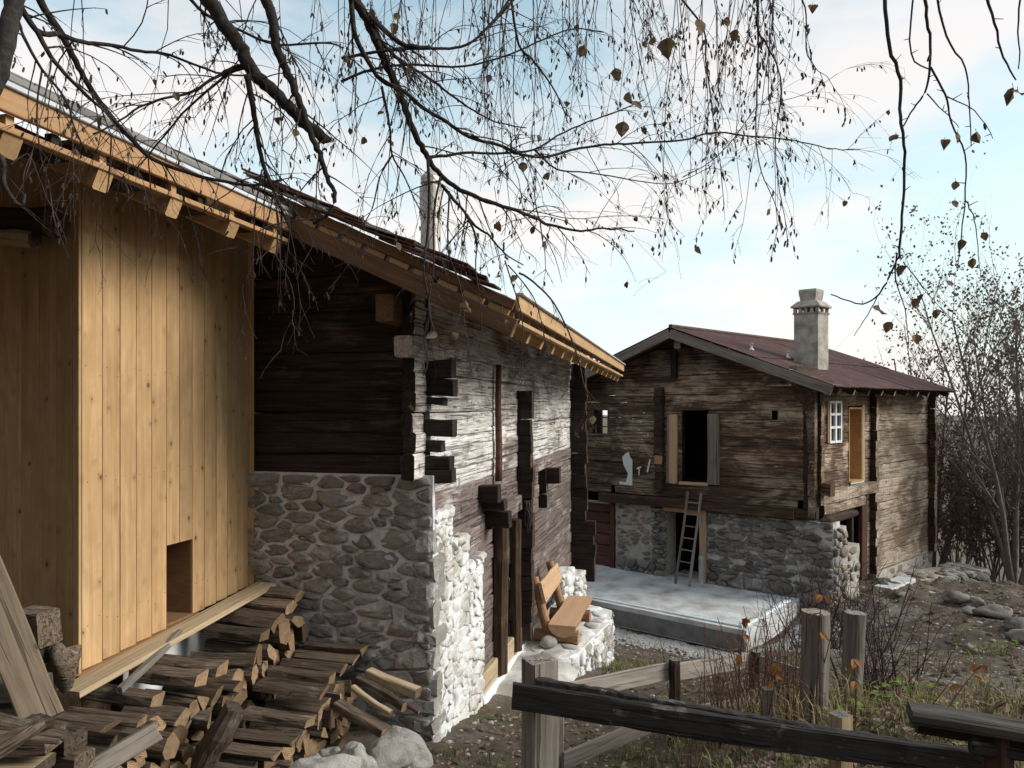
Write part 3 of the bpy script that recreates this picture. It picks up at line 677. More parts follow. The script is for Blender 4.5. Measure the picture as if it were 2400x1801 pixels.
# ================================================================== RIGHT HOUSE
BH = thing('farmhouse', QN(-7, 15.6, -4.1), 'weathered brown timber farmhouse with rusty metal roof and square chimney', 'house')
RIDGE = -7.35
def gext(z):
    h = max(0, (1.60-z)/.385)
    return (max(-10.35, RIDGE-h), min(-4.47, RIDGE+h))
zr = rows(-2.16, 1.52, .185, random.Random(12))
opB = [(-7.46, -6.82, -1.74, -.18), (-9.87, -9.45, -.76, -.07), (-5.40, -5.27, -.2, -.08), (-4.86, -4.74, -2.05, -1.93), (-9.36, -9.24, -2.14, -2.0)]
logwall(BH, lambda s, z: QN(s, 15.5, z), vQ, -10.35, -4.47, zr, .14, M_logB, openings=opB, ext=gext, seed=14, jit=.011)
for (a, b_, n0) in ((-9.6, -7.3, 15.34), (-7.3, -4.9, 15.345)):
    beam('sill_beam', QN(a, n0, -2.27), QN(b_, n0, -2.25), .2, .2, [M_dark, M_pinegrey], BH, seg=6, cham=.015, jit=.01)
beam('sill_beam', QN(-4.9, 15.36, -2.24), QN(-4.45, 15.36, -2.24), .18, .17, [M_dark, M_blk], BH, seg=2, jit=.01)
z = -1.98
while z < .25:
    h = rg.uniform(.16, .24); beam('log_end', QN(-7.99, 15.6, z+h/2), QN(-7.99, 15.27+rg.uniform(-.02, .02), z+h/2), .2, h*.98, [M_dark, M_dark if rg.random() < .7 else M_fascia], BH, seg=2, jit=.012); z += h
beam('door_jamb', QN(-7.66, 15.40, -1.81), QN(-7.66, 15.40, -.22), .2, .07, [M_bench, M_bench], BH, up=-vN, seg=3, jit=.006)
beam('door_jamb', QN(-7.79, 15.405, -1.80), QN(-7.79, 15.405, -.22), .08, .06, M_palew, BH, up=-vN, seg=3, jit=.006)
beam('door_jamb', QN(-6.68, 15.39, -1.77), QN(-6.68, 15.39, -.2), .28, .09, M_greyw, BH, up=-vN, seg=3, cham=.03, jit=.008)
beam('door_sill', QN(-7.5, 15.41, -1.79), QN(-6.8, 15.41, -1.78), .14, .07, M_pinegrey, BH, seg=2, jit=.004)
w_ = MB()
for (a, b_) in ((-9.87, -9.84), (-9.67, -9.64), (-9.48, -9.45)): w_.box(QN(a, 15.47, -.76), vQ*(b_-a), vN*.04, UP*.69)
for zz in (-.76, -.55, -.32, -.1): w_.box(QN(-9.86, 15.475, zz), vQ*.4, vN*.03, UP*.025)
wnd = w_.obj('window', M_dark, BH)
boxo('shutter', QN(-9.84, 15.52, -.75), vQ*.17, vN*.02, UP*.66, M_blk, wnd)
beam('ledge', QN(-9.22, 15.42, .245), QN(-8.12, 15.42, .25), .03, .06, M_pinegrey, BH, seg=5, jit=.012)
mb = MB()
for (q, z_) in (( -4.70, .36),): pass
# carved bracket under the eave at the corner
br = []
for (q, z_) in ((-4.92, .60), (-4.92, .44), (-4.9, .22), (-4.84, .14), (-4.76, .08), (-4.68, -.02), (-4.63, -.2), (-4.61, -.5), (-4.60, -.9), (-4.46, -.9), (-4.46, .60)): br.append(QN(q, 15.2, z_))
mb.prism(br, vN*.2); mb.obj('bracket', M_logB, BH)
z = -2.3
while z < -.92:
    h = rg.uniform(.17, .24); beam('log_end', QN(-4.53, 15.5, z+h/2), QN(-4.53, 15.24+rg.uniform(-.02, .02), z+h/2), .13, h*.98, [M_dark, M_logB], BH, seg=2, jit=.01); z += h
z = -2.05
while z < .45:
    h = rg.uniform(.17, .24); beam('log_end', SD(.1, -.1, z+h/2), SD(.1, .16+rg.uniform(-.02, .02), z+h/2), .14, h*.98, [M_dark, M_logB], BH, seg=2, jit=.01); z += h
for (q, z_, s_) in ((-7.35, 1.36, .2), (-4.80, .72, .16)):
    beam('purlin', QN(q, 14.95, z_), QN(q+.1, 16, z_), .16, s_, [M_dark, M_greyw], BH, seg=2, cham=.02, jit=.006)
beam('queen_post', QN(-7.62, 15.36, .62), QN(-7.62, 15.36, 1.25), .14, .1, M_blk, BH, up=-vN, seg=2)
# torn paper and scraps glued on the wall
def paper(name, pts, n=15.402):
    m = MB(); m.prism([QN(q, n, z_) for q, z_ in pts], vN*.004); return m.obj(name, M_paper, BH)
paper('torn_paper', [(-9.02, -1.27), (-8.93, -1.17), (-8.84, -1.13), (-8.80, -1.25), (-8.74, -1.32), (-8.74, -1.94), (-9.1, -1.93), (-9.1, -1.86), (-8.92, -1.87), (-8.86, -1.66), (-8.98, -1.46)])
paper('torn_paper', [(-8.32, -1.6), (-8.25, -1.3), (-8.28, -1.28), (-8.36, -1.58)])
paper('torn_paper', [(-8.62, -1.5), (-8.5, -1.46), (-8.5, -1.5), (-8.54, -1.51), (-8.55, -1.68), (-8.57, -1.68), (-8.57, -1.52), (-8.62, -1.54)])
for k in range(14):
    q, z_ = rg.uniform(-9.25, -8.25), rg.uniform(-1.2, .0); s_ = rg.uniform(.012, .035)
    paper('paper_scrap', [(q, z_), (q+s_*rg.uniform(.5, 1.4), z_+s_*.3), (q+s_, z_+s_*rg.uniform(.4, 1.2)), (q-s_*.2, z_+s_*.7)])
# cellar: plank partition, stone piers, door post
for k in range(6): beam('plank', QN(-10.1, 15.5, -3.88+.27*k), QN(-9.36, 15.5, -3.88+.27*k), .05, .255, M_redw, BH, seg=2, jit=.008)
beam('rail_board', QN(-10.1, 15.44, -2.42), QN(-9.36, 15.44, -2.42), .04, .07, M_palew, BH, seg=2)
beam('door_jamb', QN(-9.31, 15.46, -4.05), QN(-9.31, 15.46, -2.36), .13, .13, M_redw, BH, up=-vN, seg=2, jit=.008)
pw = roughpanel('stone_wall', QN(0, 15.43, 0), vQ, -vN, (-9.22, -7.86, -4.15, -2.38), M_mortC, BH, .03, .5, .07, 12)
stones(pw, QN(0, 15.43, 0), vQ, -vN, (-9.2, -8.25, -3.75, -2.4), 42, M_stoneC, 42, gap=.03, proud=.022, asp=2.8, drop=.35)
stones(pw, QN(0, 15.43, 0), vQ, -vN, (-9.22, -7.86, -4.1, -3.7), 10, M_stoneB, 43, gap=.014, proud=.07, asp=1.1)
stones(pw, QN(0, 15.43, 0), vQ, -vN, (-8.25, -7.84, -3.72, -2.4), 22, M_stoneB, 44, gap=.012, proud=.06, asp=2.8, rough=.02)
rw = roughpanel('stone_wall', QN(0, 15.43, 0), vQ, -vN, (-6.84, -4.17, -4.35, -2.40), M_mortB, BH, .035, .5, .07, 19)
stones(rw, QN(0, 15.43, 0), vQ, -vN, (-6.84, -4.16, -3.72, -2.38), 95, M_stoneB, 45, gap=.012, proud=.045, asp=3.0, rough=.018, drop=.06)
stones(rw, QN(0, 15.43, 0), vQ, -vN, (-6.84, -4.16, -4.35, -3.72), 24, M_stoneB, 46, gap=.012, proud=.07, asp=1.9, rough=.02)
O_ = QN(-4.16, 15.44, -H)
sw = roughpanel('stone_wall', Vector((O_.x, O_.y, H)), vS, vO, (0.02, .62, -4.4, -2.5), M_mortC, BH, .03, .35, .07, 29)
stones(sw, Vector((O_.x, O_.y, H)), vS, vO, (0, .62, -4.35, -2.5), 20, [M_stoneB, M_stoneC], 48, gap=.02, proud=.05, asp=1.8, rough=.02, drop=.2)
sw2 = roughpanel('stone_wall', Vector((O_.x, O_.y, H)), vS, vO, (.625, 1.25, -4.4, -2.95), M_mortC, BH, .03, .35, .07, 37)
stones(sw2, Vector((O_.x, O_.y, H)), vS, vO, (.63, 1.25, -4.35, -2.95), 14, M_stoneC, 49, gap=.04, proud=.03, asp=1.6, drop=.5)
beam('door_jamb', QN(-6.93, 15.42, -4.02), QN(-6.93, 15.42, -2.36), .16, .14, M_pinegrey, BH, up=-vN, seg=3, jit=.008)
beam('lintel', QN(-7.9, 15.44, -2.42), QN(-6.84, 15.44, -2.42), .16, .1, [M_fascia, M_fascia], BH, seg=2, jit=.01)
boxo('door_stop', QN(-6.99, 15.3, -4.0), vQ*.1, vN*.05, UP*.62, M_conc, BH)
# side wall
zr = rows(-3.93, .52, .19, random.Random(17))
pickS = lambda s, z: [M_logBs if s > 3 else (M_logB if z > -1.7 else M_logBs), M_blk]
logwall(BH, lambda s, z: SD(s, -.07, z), vS, -.12, 6.98, zr, .14, None, pick=pickS, seed=18, jit=.013,
        openings=((-.2, 2.3, -4, -2.12), (2.2, 2.75, -4, -2.2), (.73, 1.26, -.79, .06), (1.72, 2.43, -1.74, -.05)))
for (s_, zt, o0) in ((3.0, .32, .13), (6.86, .5, .17)):
    z = -3.92
    while z < zt:
        h = rg.uniform(.17, .25); beam('log_end', SD(s_, -.2, z+h/2), SD(s_, o0+rg.uniform(-.02, .02), z+h/2), .15, h*.98, [M_dark, M_logBs], BH, seg=2, jit=.012); z += h
beam('corner_board', SD(6.97, .12, -3.9), SD(6.97, .12, -1.0), .05, .07, M_pinegrey, BH, up=vO, seg=2)
beam('side_beam', SD(.2, .05, -1.93), SD(2.92, .05, -1.90), .2, .26, [M_logBs, M_logB], BH, seg=5, cham=.02, jit=.014)
beam('side_beam', SD(.2, .04, -2.17), SD(2.3, .04, -2.15), .2, .22, [M_logBs, M_blk], BH, seg=5, cham=.03, jit=.016)
beam('console', SD(.15, .2, -2.36), SD(1.55, .2, -2.35), .2, .18, [M_dark, M_logB], BH, seg=5, cham=.05, jit=.01, taper=.8)
beam('door_jamb', SD(1.82, .0, -3.95), SD(1.82, .0, -2.25), .1, .12, M_blk, BH, up=vO, seg=2)
beam('door_jamb', SD(2.42, .03, -3.95), SD(2.42, .03, -2.05), .3, .1, M_redw, BH, up=vO, seg=3, jit=.006)
beam('log_end', SD(.15, .1, -1.72), SD(.15, .34, -1.72), .2, .26, [M_logB, M_logB], BH, seg=2, jit=.01)
# white six-pane window in the side wall
w_ = MB(); s0, s1, z0, z1 = .70, 1.29, -.81, .09
for (a, b_) in ((s0, s0+.05), ((s0+s1)/2-.035, (s0+s1)/2+.035), (s1-.05, s1)): w_.box(SD(a, .0, z0), vS*(b_-a), vO*.05, UP*(z1-z0))
for zz in (z0, z0+(z1-z0)*.345, z0+(z1-z0)*.655, z1-.05): w_.box(SD(s0+.002, .004, zz), vS*(s1-s0-.004), vO*.04, UP*.05)
wnd = w_.obj('window', M_white, BH)
for i in range(2):
    for j in range(3): boxo('pane', SD(s0+.05+i*.28, -.015, z0+.03+j*.29), vS*.25, vO*.006, UP*.27, M_glass, wnd)
beam('window_trim', SD(.66, .02, -.8), SD(.66, .02, .08), .05, .03, M_fascia, BH, up=vO, seg=1)
mb = MB(); a0, a1, z0, z1 = 1.72, 2.43, -1.72, -.05
mb.box(SD(a0, .02, z0), vS*.03, vO*-.4, UP*(z1-z0)); mb.box(SD(a1-.03, .02, z0), vS*.03, vO*-.4, UP*(z1-z0)); mb.box(SD(a0+.03, .02, z1-.04), vS*(a1-a0-.06), vO*-.4, UP*.04)
mb.box(SD(a0+.03, .06, z0), vS*(a1-a0-.06), vO*-.44, UP*.04); mb.box(SD(a0+.03, -.36, z0+.04), vS*(a1-a0-.06), vO*-.03, UP*(z1-z0-.08)); nl = mb.obj('niche_lining', M_pine, BH)
mb = MB(); mb.box(SD(a0+.02, .03, z0-.03), vS*(a1-a0), vO*.02, UP*.05); mb.obj('niche_sill', M_zinc, nl)
beam('niche_trim', SD(a1+.06, .015, -1.72), SD(a1+.06, .015, 0), .12, .03, M_pinegrey, BH, up=vO, seg=2, jit=.004)
fwB = roughpanel('stone_wall', SD(0, .0, 0), vS, vO, (3.3, 7.1, -5.2, -3.95), M_mortC, BH, .02, .3, .08, 41)
stones(fwB, SD(0, 0, 0), vS, vO, (3.3, 7.1, -5.1, -3.95), 44, M_stoneC, 50, gap=.035, proud=.012, asp=1.4, drop=.55)
# closing walls (left side with a window seen through, back, floor)
for k in range(9):
    z_ = -3.8+.45*k
    L0 = QN(-10.28, 15.5, z_); bk = L0+vS*7.0
    if -1.0 < z_ < .1:
        beam('log', L0, L0+vS*.35, .14, .44, M_dark, BH, seg=1); beam('log', L0+vS*1.5, bk, .14, .44, M_dark, BH, seg=2)
    else: beam('log', L0, bk, .14, .44, M_dark, BH, seg=3)
    beam('log', bk, SD(6.98, -.08, z_), .14, .44, M_dark, BH, seg=3)
mb = MB(); mb.prism([QN(-10.2, 15.6, -1.9), QN(-4.6, 15.6, -1.9), SD(6.9, -.2, -1.9), QN(-10.2, 15.6, -1.9)+vS*6.9], UP*.1); mb.obj('floor', M_dark, BH)
boxo('dark_backing', QN(-8.9, 16.7, -1.8), vQ*4.3, vN*.06, UP*2.2, M_black, BH)  # black sheet added behind the upper door to darken the opening
boxo('cellar_blackout', QN(-8.6, 16.35, -4.0), vQ*3, vN*.05, UP*2.1, M_black, BH)  # black sheets added behind the cellar door to keep it dark
boxo('cellar_blackout', QN(-7.0, 15.95, -4.0), vQ*.05, vN*.4, UP*2.1, M_black, BH)
boxo('cellar_blackout', QN(-7.9, 15.95, -4.0), vQ*.05, vN*.4, UP*2.1, M_black, BH)
boxo('dark_backing', QN(-9.0, 15.6, -1.8), vN*3.5, vQ*.06, UP*3.0, M_black, BH)  # black sheet added beside the left window to keep the room dark
# ---- rusty corrugated roof
R0 = QN(-7.44, 14.8, 1.73); E0 = QN(-4.01, 14.8, .41); F0 = QN(-10.87, 14.8, .41)
dn = E0-R0; dnl = F0-R0; LEN = 7.25; nrm = dn.cross(vS).normalized()
if nrm.z < 0: nrm = -nrm
mb = MB(); mb.prism([R0-UP*.09, E0-UP*.09, E0+vS*LEN-UP*.09, R0+vS*LEN-UP*.09], UP*.05); rb = mb.obj('roof', M_dark, BH)
mb = MB(); mb.prism([R0-UP*.09, R0+vS*LEN-UP*.09, F0+vS*LEN-UP*.09, F0-UP*.09], UP*.05); mb.obj('roof_deck', M_dark, rb)
def sheet(s0, s1, t0, t1, lift, side, nm='roof_sheet'):
    n = int((s1-s0)/.0215); v = []; f = []
    d = dn if side > 0 else dnl
    for r in range(5):
        t = t0+(t1-t0)*r/4
        for i in range(n+1):
            s_ = s0+(s1-s0)*i/n
            o = math.sin(s_*2*math.pi/.086)*.011+lift+(rg.uniform(-.012, .008) if r in (0, 4) and i % 4 == 0 else 0)
            v.append(R0+vS*s_+d*(t+(rg.uniform(-.002, .004) if r == 4 else 0))+UP*o)
    for r in range(4):
        for i in range(n):
            k = r*(n+1)+i; q = (k, k+1, k+n+2, k+n+1); f.append(q)
    t_ = WM[rb.name].translation
    return add(nm, mk(nm, [p-t_ for p in v], f, M_rust, None, True), rb, Matrix.Translation(t_))
for k in range(9):
    s0 = -.05+.805*k
    sheet(s0, s0+.86, .0, .56, .012+.004*(k % 2), 1); sheet(s0, s0+.86, .52, 1.035, -.002+.004*(k % 2)-.006, 1)
for k in range(9): sheet(-.05+.805*k, .81+.805*k, 0, 1.03, .006*(k % 2), -1)
mb = MB(); mb.tube([R0+vS*(i*LEN/12)+UP*.03 for i in range(13)], .05, 8); mb.obj('ridge_cap', M_rust, rb)
beam('rake_board', R0-vN*.02-UP*.13, E0-vN*.02-UP*.13, .06, .2, [M_greyw, M_greyw], rb, seg=6, cham=.008, jit=.008)
beam('rake_board', R0-vN*.02-UP*.13, F0-vN*.02-UP*.13, .06, .2, [M_greyw, M_greyw], rb, seg=6, cham=.008, jit=.008)
for k in range(9):
    tt = .04+.12*k; c_ = R0+dn*tt-vN*.03-UP*.02; beam('lath_end', c_, c_+vS*.4, .05, .03, M_greyw, rb, seg=1)
for k in range(10):
    e = E0+vS*(.25+.72*k); i_ = e-dn.normalized()*1.1
    beam('rafter', e-UP*.15+dn.normalized()*.02, i_-UP*.15, .09, .11, [M_dark, M_palew if k in (1, 3, 4, 6, 7, 10) else M_dark], rb, seg=1, cham=.006)
beam('eave_bracket', SD(-.1, -.1, .52), SD(-.1, .62, .34), .1, .1, [M_pinegrey, M_palew], rb, seg=1)
for (s_, t_) in ((1.7, .52), (2.5, .62), (.9, .40)):
    b0 = R0+vS*s_+dn*t_; m = MB(); m.tube([b0, b0+UP*.05, b0+UP*.10], [.07, .035, .014], 8)
    m.tube([b0+UP*.13+Vector((math.cos(a)*.035*Qx, math.cos(a)*.035*Qy, math.sin(a)*.035)) for a in [i*math.pi/5 for i in range(11)]], .009, 5, cap=False); m.obj('roof_hook', M_zinc, rb)
# ---- chimney
ch0 = W(6.62, 16.05, 0); hw = .255
def ring(h, z_): return [ch0+vQ*a*h+vS*b_*h+UP*z_ for a, b_ in ((-1, -1), (1, -1), (1, 1), (-1, 1))]
def frus(m, levels):
    b = len(m.v)
    for h, z_ in levels: m.v += ring(h, z_)
    for i in range(len(levels)-1):
        for j in range(4): k = b+i*4+j; l = b+i*4+(j+1) % 4; m.f.append((k, l, l+4, k+4)); m.mi.append(0)
    m.f.append((b+3, b+2, b+1, b)); m.f.append(tuple(b+(len(levels)-1)*4+j for j in range(4))); m.mi += [0, 0]
mb = MB(); frus(mb, [(hw, .3), (hw, 1.98), (hw+.015, 2.0), (hw+.03, 2.03)]); chm = mb.obj('chimney', M_chim, rb)
mb = MB(); frus(mb, [(hw+.05, 2.14), (hw+.055, 2.17), (.2, 2.29), (.165, 2.30), (.165, 2.32), (.19, 2.50), (.18, 2.55)]); mb.obj('chimney_cap', M_chim, chm)
for a, b_ in ((-1, -1), (0, -1), (1, -1), (1, 0), (1, 1), (0, 1), (-1, 1), (-1, 0), (-.5, -1), (.5, -1)):
    c_ = ch0+vQ*a*(hw-.02)+vS*b_*(hw-.02); boxo('cap_pillar', c_-vQ*.03-vS*.03+UP*2.02, vQ*.06, vS*.06, UP*.13, M_chim, chm)
mb = MB(); frus(mb, [(.1, 2.03), (.1, 2.14)]); mb.obj('flue_core', M_black, chm)
for k in range(6): beam('brick', ch0+vQ*(-.3+.11*k)-vS*.33+UP*(.93-.045*k), ch0+vQ*(-.2+.11*k)-vS*.33+UP*(.93-.045*k), .07, .07, M_rust if k % 2 else M_chim, chm, seg=1, jit=.006)

# ================================================================== TERRACE, APRON, PLINTH
SL = MB(); SL.prism([QN(-11, 12.6, -4.42), QN(-4.86, 12.6, -4.42), QN(-4.78, 15.1, -4.42), QN(-5.0, 17.5, -4.42), QN(-11, 17.5, -4.42)], UP*.42)
sb = SL.obj('terrace', [M_conc], None, QN(-7.5, 14, -4.42)); tag(sb, 'pale concrete terrace slab in front of the farmhouse', kind='structure')
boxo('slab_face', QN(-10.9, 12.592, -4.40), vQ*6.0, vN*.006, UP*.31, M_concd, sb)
beam('edge_strip', QN(-10.5, 12.75, -3.985), QN(-4.98, 12.75, -3.985), .06, .03, M_plast, sb, seg=10, jit=.006)
beam('edge_strip', QN(-4.98, 12.78, -3.98), QN(-4.93, 14.2, -3.98), .07, .045, M_plast, sb, seg=6, jit=.008)
beam('edge_strip', QN(-4.93, 14.22, -3.97), QN(-4.9, 15.0, -3.97), .09, .06, M_plast, sb, seg=2, jit=.003)
# apron in front of the door: a pale trowelled surface over the ground
v = []; f = []; na, npp = 40, 16
for i in range(na+1):
    for j in range(npp+1):
        a = 6.9+5.3*i/na; wd_ = .55+.35*min(1, max(0, (a-6.9)/2)); p = -2.46+wd_*j/npp*(1 if a < 9.6 else .8)
        st = -3.42 if a > 9.45 else (-3.45 if a > 8.6 else -3.50+.12*max(0, (8.2-a)))
        e = min(j, npp-j*.0)/npp
        z_ = st+noise.noise(Vector((p*3, a*3, 1)))*.03-(.10*max(0, (j/npp-.75)/.25)**2)-(.15*max(0, (7.4-a)/.5)**2 if a < 7.4 else 0)
        v.append(PA(p, a, z_))
for i in range(na):
    for j in range(npp): k = i*(npp+1)+j; f.append((k, k+npp+1, k+npp+2, k+1))
tag(add('path_apron', mk('path_apron', v, f, M_apron, None, True)), 'pale plastered apron stepping down past the old door', kind='structure')
PL = thing('stone_plinth', PA(-1.9, 11, -3.9), 'low white mortared stone plinth carrying the wooden bench', 'plinth')
mb = MB()
prof = [(-2.44, 9.55), (-1.95, 9.6), (-1.72, 9.8), (-1.62, 10.0), (-1.52, 10.7), (-1.38, 11.5), (-1.42, 12.15), (-1.8, 12.4), (-2.44, 12.4)]
mb.prism([PA(p, a, -4.3) for p, a in prof], UP*.87); bed = mb.obj('mortar_bed', M_mortW, PL)
for k, (p, a, r) in enumerate(((-1.95, 9.85, .2), (-2.2, 9.95, .16), (-1.78, 10.15, .15), (-2.05, 10.35, .2), (-1.72, 10.5, .14), (-1.68, 10.85, .18), (-1.62, 11.2, .15), (-1.58, 11.5, .17), (-1.85, 11.3, .18), (-1.6, 11.85, .16), (-1.9, 11.8, .2), (-2.2, 11.6, .2), (-2.25, 10.7, .2), (-1.95, 10.95, .15), (-2.2, 12.15, .18), (-1.75, 12.15, .16))):
    v = []; n = 9
    for L, (sc, dz) in enumerate(((1, -.03), (.95, .015), (.7, .026))):
        for i in range(n): an = 2*math.pi*i/n; rr = r*sc*(1+.22*math.sin(an*2+k)+.1*math.sin(an*3+k*2)); v.append((rr*math.cos(an), rr*.75*math.sin(an), dz))
    v.append((0, 0, .03)); f = []
    for L in range(2):
        for i in range(n): j = (i+1) % n; f.append((L*n+i, L*n+j, L*n+n+j, L*n+n+i))
    for i in range(n): f.append((2*n+i, 2*n+(i+1) % n, 3*n))
    add('flat_stone', mk('flat_stone', v, f, M_stoneW if k % 2 else M_apron, None, True), PL, Matrix.Translation(PA(p, a, -3.43))@Matrix.Rotation(k*1.3, 4, 'Z'))
for i in range(1, 7):
    (p0, a0), (p1, a1) = prof[i], prof[i+1]; d_ = Vector(PA(p1, a1, 0)-PA(p0, a0, 0)); L = d_.length; d_.normalize(); n_ = Vector((d_.y, -d_.x, 0))
    stones(PL, PA(p0, a0, 0), d_, n_, (0, L, -4.1, -3.45), max(3, int(L*.62/.035)), [M_stoneW, M_quoin], 60+i, gap=.008, proud=.025, asp=1.7, rough=.025, cut=(.08, .2))
# whitewashed rubble at the far corner of the log house
WR = thing('rubble_corner', PA(-2.2, 13.4, -3.9), 'whitewashed rubble footing under the far corner of the log house', 'stone wall')
for k, (a0, a1, zt, p_) in enumerate(((12.5, 13.3, -3.0, -2.3), (13.3, 14.0, -3.2, -2.2))):
    w_ = roughpanel('stone_wall', PA(p_, 0, 0), vA, vP, (a0, a1, -4.2, zt), M_mortW, WR, .02, .3, .08, 70+k)
    stones(w_, PA(p_, 0, 0), vA, vP, (a0, a1, -4.15, zt+.02), 16, M_stoneW, 71+k, gap=.012, proud=.06, asp=1.4, rough=.02)
    w2 = roughpanel('stone_wall', PA(0, a0, 0), vP, -vA, (p_-.3, p_+.02, -3.7, zt+.03), M_mortW, WR, .02, .1, .06, 75+k)
    stones(w2, PA(0, a0, 0), vP, -vA, (p_-.3, p_+.03, -3.6, zt+.04), 7, M_stoneW, 77+k, gap=.01, proud=.05, asp=1.3, rough=.02)

# ================================================================== BENCH, PEBBLE, LADDER
BN = thing('bench', PA(-1.95, 10.8, -3.42), 'rustic bench of halved log and orange-brown wood on the stone plinth', 'bench')
def halflog(name, p0, p1, r, mats, parent, flat=.0, depth=1.):
    n = 10; v = []; f = []; mi = []; sg = 8; L = (p1-p0).length
    for i in range(sg+1):
        wob = 1+.035*math.sin(i*1.1)
        for j in range(n+1):
            an = math.pi+math.pi*j/n; v.append((L*i/sg, r*wob*math.cos(an), r*depth*math.sin(an)))
    m_ = n+1
    for i in range(sg):
        for j in range(n): k = i*m_+j; f.append((k, k+m_, k+m_+1, k+1)); mi.append(0)
        k = i*m_; f.append((k+n, k+m_+n, k+m_, k)); mi.append(1)
    f.append(tuple(range(m_))); f.append(tuple(sg*m_+m_-1-j for j in range(m_))); mi += [1, 1]
    return add(name, mk(name, v, f, mats, mi), parent, along(p0, p1))
halflog('seat', PA(-1.875, 10.05, -3.1), PA(-1.875, 11.68, -3.1), .2, [M_benchl, M_bench], BN, depth=.85)
for a in (10.3, 11.42):
    mb = MB(); mb.tube([PA(-2.32, a, -3.335), PA(-1.68, a, -3.335)], .095, 12); mb.obj('foot', [M_benchl], BN)
    mb = MB(); mb.tube([PA(-2.12, a-.02, -3.3), PA(-2.33, a-.02, -2.5)], [.068, .062], 12); mb.obj('post', [M_benchl], BN)
bk = beam('backrest', PA(-2.20, 10.2, -2.70), PA(-2.20, 11.52, -2.70), .3, .05, [M_bench, M_bench], BN, up=Vector((vP.x*.96, vP.y*.96, .25)), seg=8, cham=.012, jit=.006)
for a in (10.3, 11.42):
    for dz in (-.09, .09): mb = MB(); c_ = PA(-2.165-dz*.25, a, -2.70+dz); mb.tube([c_, c_+vP*.012], .012, 8); mb.obj('screw', M_zinc, bk)
def rock(name, loc, r, mat, parent=None, seed=0, sc=(1, .8, .65), sub=3, amp=.28, rot=0):
    import bmesh
    bm = bmesh.new(); bmesh.ops.create_icosphere(bm, subdivisions=sub, radius=1)
    off = Vector((seed*3.1, seed*1.7, seed*.9))
    for v_ in bm.verts:
        d = 1+noise.noise(v_.co*1.1+off)*amp*1.6+noise.noise(v_.co*3+off)*amp*.5+noise.noise(v_.co*8+off)*amp*.16
        for k in range(5):                       # planed facets
            nn = Vector((math.sin(seed*2.3+k*2.1), math.cos(seed*1.3+k*1.7), math.sin(seed+k*2.9)*.8)).normalized()
            h = v_.co.dot(nn)*d
            if h > .72: d *= .72/h*.5+.5
        v_.co = Vector((v_.co.x*sc[0], v_.co.y*sc[1], v_.co.z*sc[2]))*d*r
    me = bpy.data.meshes.new(name); bm.to_mesh(me); bm.free(); me.materials.append(mat)
    me.polygons.foreach_set('use_smooth', [True]*len(me.polygons))
    return add(name, me, parent, Matrix.Translation(loc)@Matrix.Rotation(rot, 4, 'Z'))
tag(rock('cobble', PA(-2.06, 10.0, -3.33), .125, M_boul, None, 3, (1, .85, .72), 3, .04), 'smooth round grey cobble lying in front of the bench', 'stone')
LD = thing('ladder', QN(-7.15, 15.05, -4.0), 'weathered grey wooden ladder leaning below the upper doorway', 'ladder')
lb = [QN(-7.37, 14.93, -4.0), QN(-7.02, 14.90, -4.0)]; lt = [QN(-7.22, 15.24, -1.95), QN(-6.90, 15.22, -1.95)]
for i in range(2): beam('rail', lb[i], lt[i], .055, .045, M_greyw, LD, up=-vN, seg=6, cham=.014, jit=.006)
for k in range(7):
    t = .115+.128*k; a = lb[0].lerp(lt[0], t); b_ = lb[1].lerp(lt[1], t); mb = MB(); mb.tube([a, b_], .016, 7); mb.obj('rung', M_greyw, LD)
# hanging bundle of roots beside the door
mb = MB()
for k in range(14):
    o = PA(-2.33+rg.uniform(-.03, .04), 9.78+rg.uniform(-.08, .08), -1.33); l = rg.uniform(.28, .46)
    mb.tube([o+Vector((math.sin(i*.9+k)*.02+.008*i, math.cos(i*.7+k)*.02, -l*i/6+(.05*i/6 if k % 3 else 0))) for i in range(7)], [.008-.0008*i for i in range(7)], 4)
tag(mb.obj('root_bundle', M_twig, None, PA(-2.33, 9.78, -1.35)), 'tangled bundle of dry roots hanging beside the old door', 'roots')

# ================================================================== FIREWOOD
FWM = []
rf_ = random.Random(77)
for k in range(16):
    n = rf_.choice((4, 4, 5, 3, 6)); ang = sorted(rf_.uniform(0, .7)+2*math.pi*i/n+rf_.uniform(-.35, .35) for i in range(n))
    pr_ = [(math.cos(a)*rf_.uniform(.8, 1.1), math.sin(a)*rf_.uniform(.75, 1.05)) for a in ang]
    q = []
    for i in range(n):
        a, b_ = pr_[i], pr_[(i+1) % n]; c_ = .12; q += [(a[0]*(1-c_)+b_[0]*c_, a[1]*(1-c_)+b_[1]*c_), (a[0]*c_+b_[0]*(1-c_), a[1]*c_+b_[1]*(1-c_))]
    m_ = len(q); v = []; f = []; mi = []
    for i in range(4):
        kx = rf_.uniform(-.1, .1); ky = rf_.uniform(-.1, .1)
        tl, tm = rf_.uniform(-.05, .05), rf_.uniform(-.05, .05)
        for (a, b_) in q: v.append(((i-3)/3.+((a*tl+b_*tm) if i in (0, 3) else 0)+(rf_.uniform(-.012, .012) if i in (0, 3) else 0), (a+kx)*rf_.uniform(.90, 1.08), (b_+ky)*rf_.uniform(.90, 1.08)))
    for i in range(3):
        for j in range(m_): k2 = i*m_+j; l = i*m_+(j+1) % m_; f.append((k2, l, l+m_, k2+m_)); mi.append(0)
    f.append(tuple(range(m_-1, -1, -1))); f.append(tuple(3*m_+j for j in range(m_))); mi += [1, 1]
    FWM.append((v, f, mi))
FWcache = {}
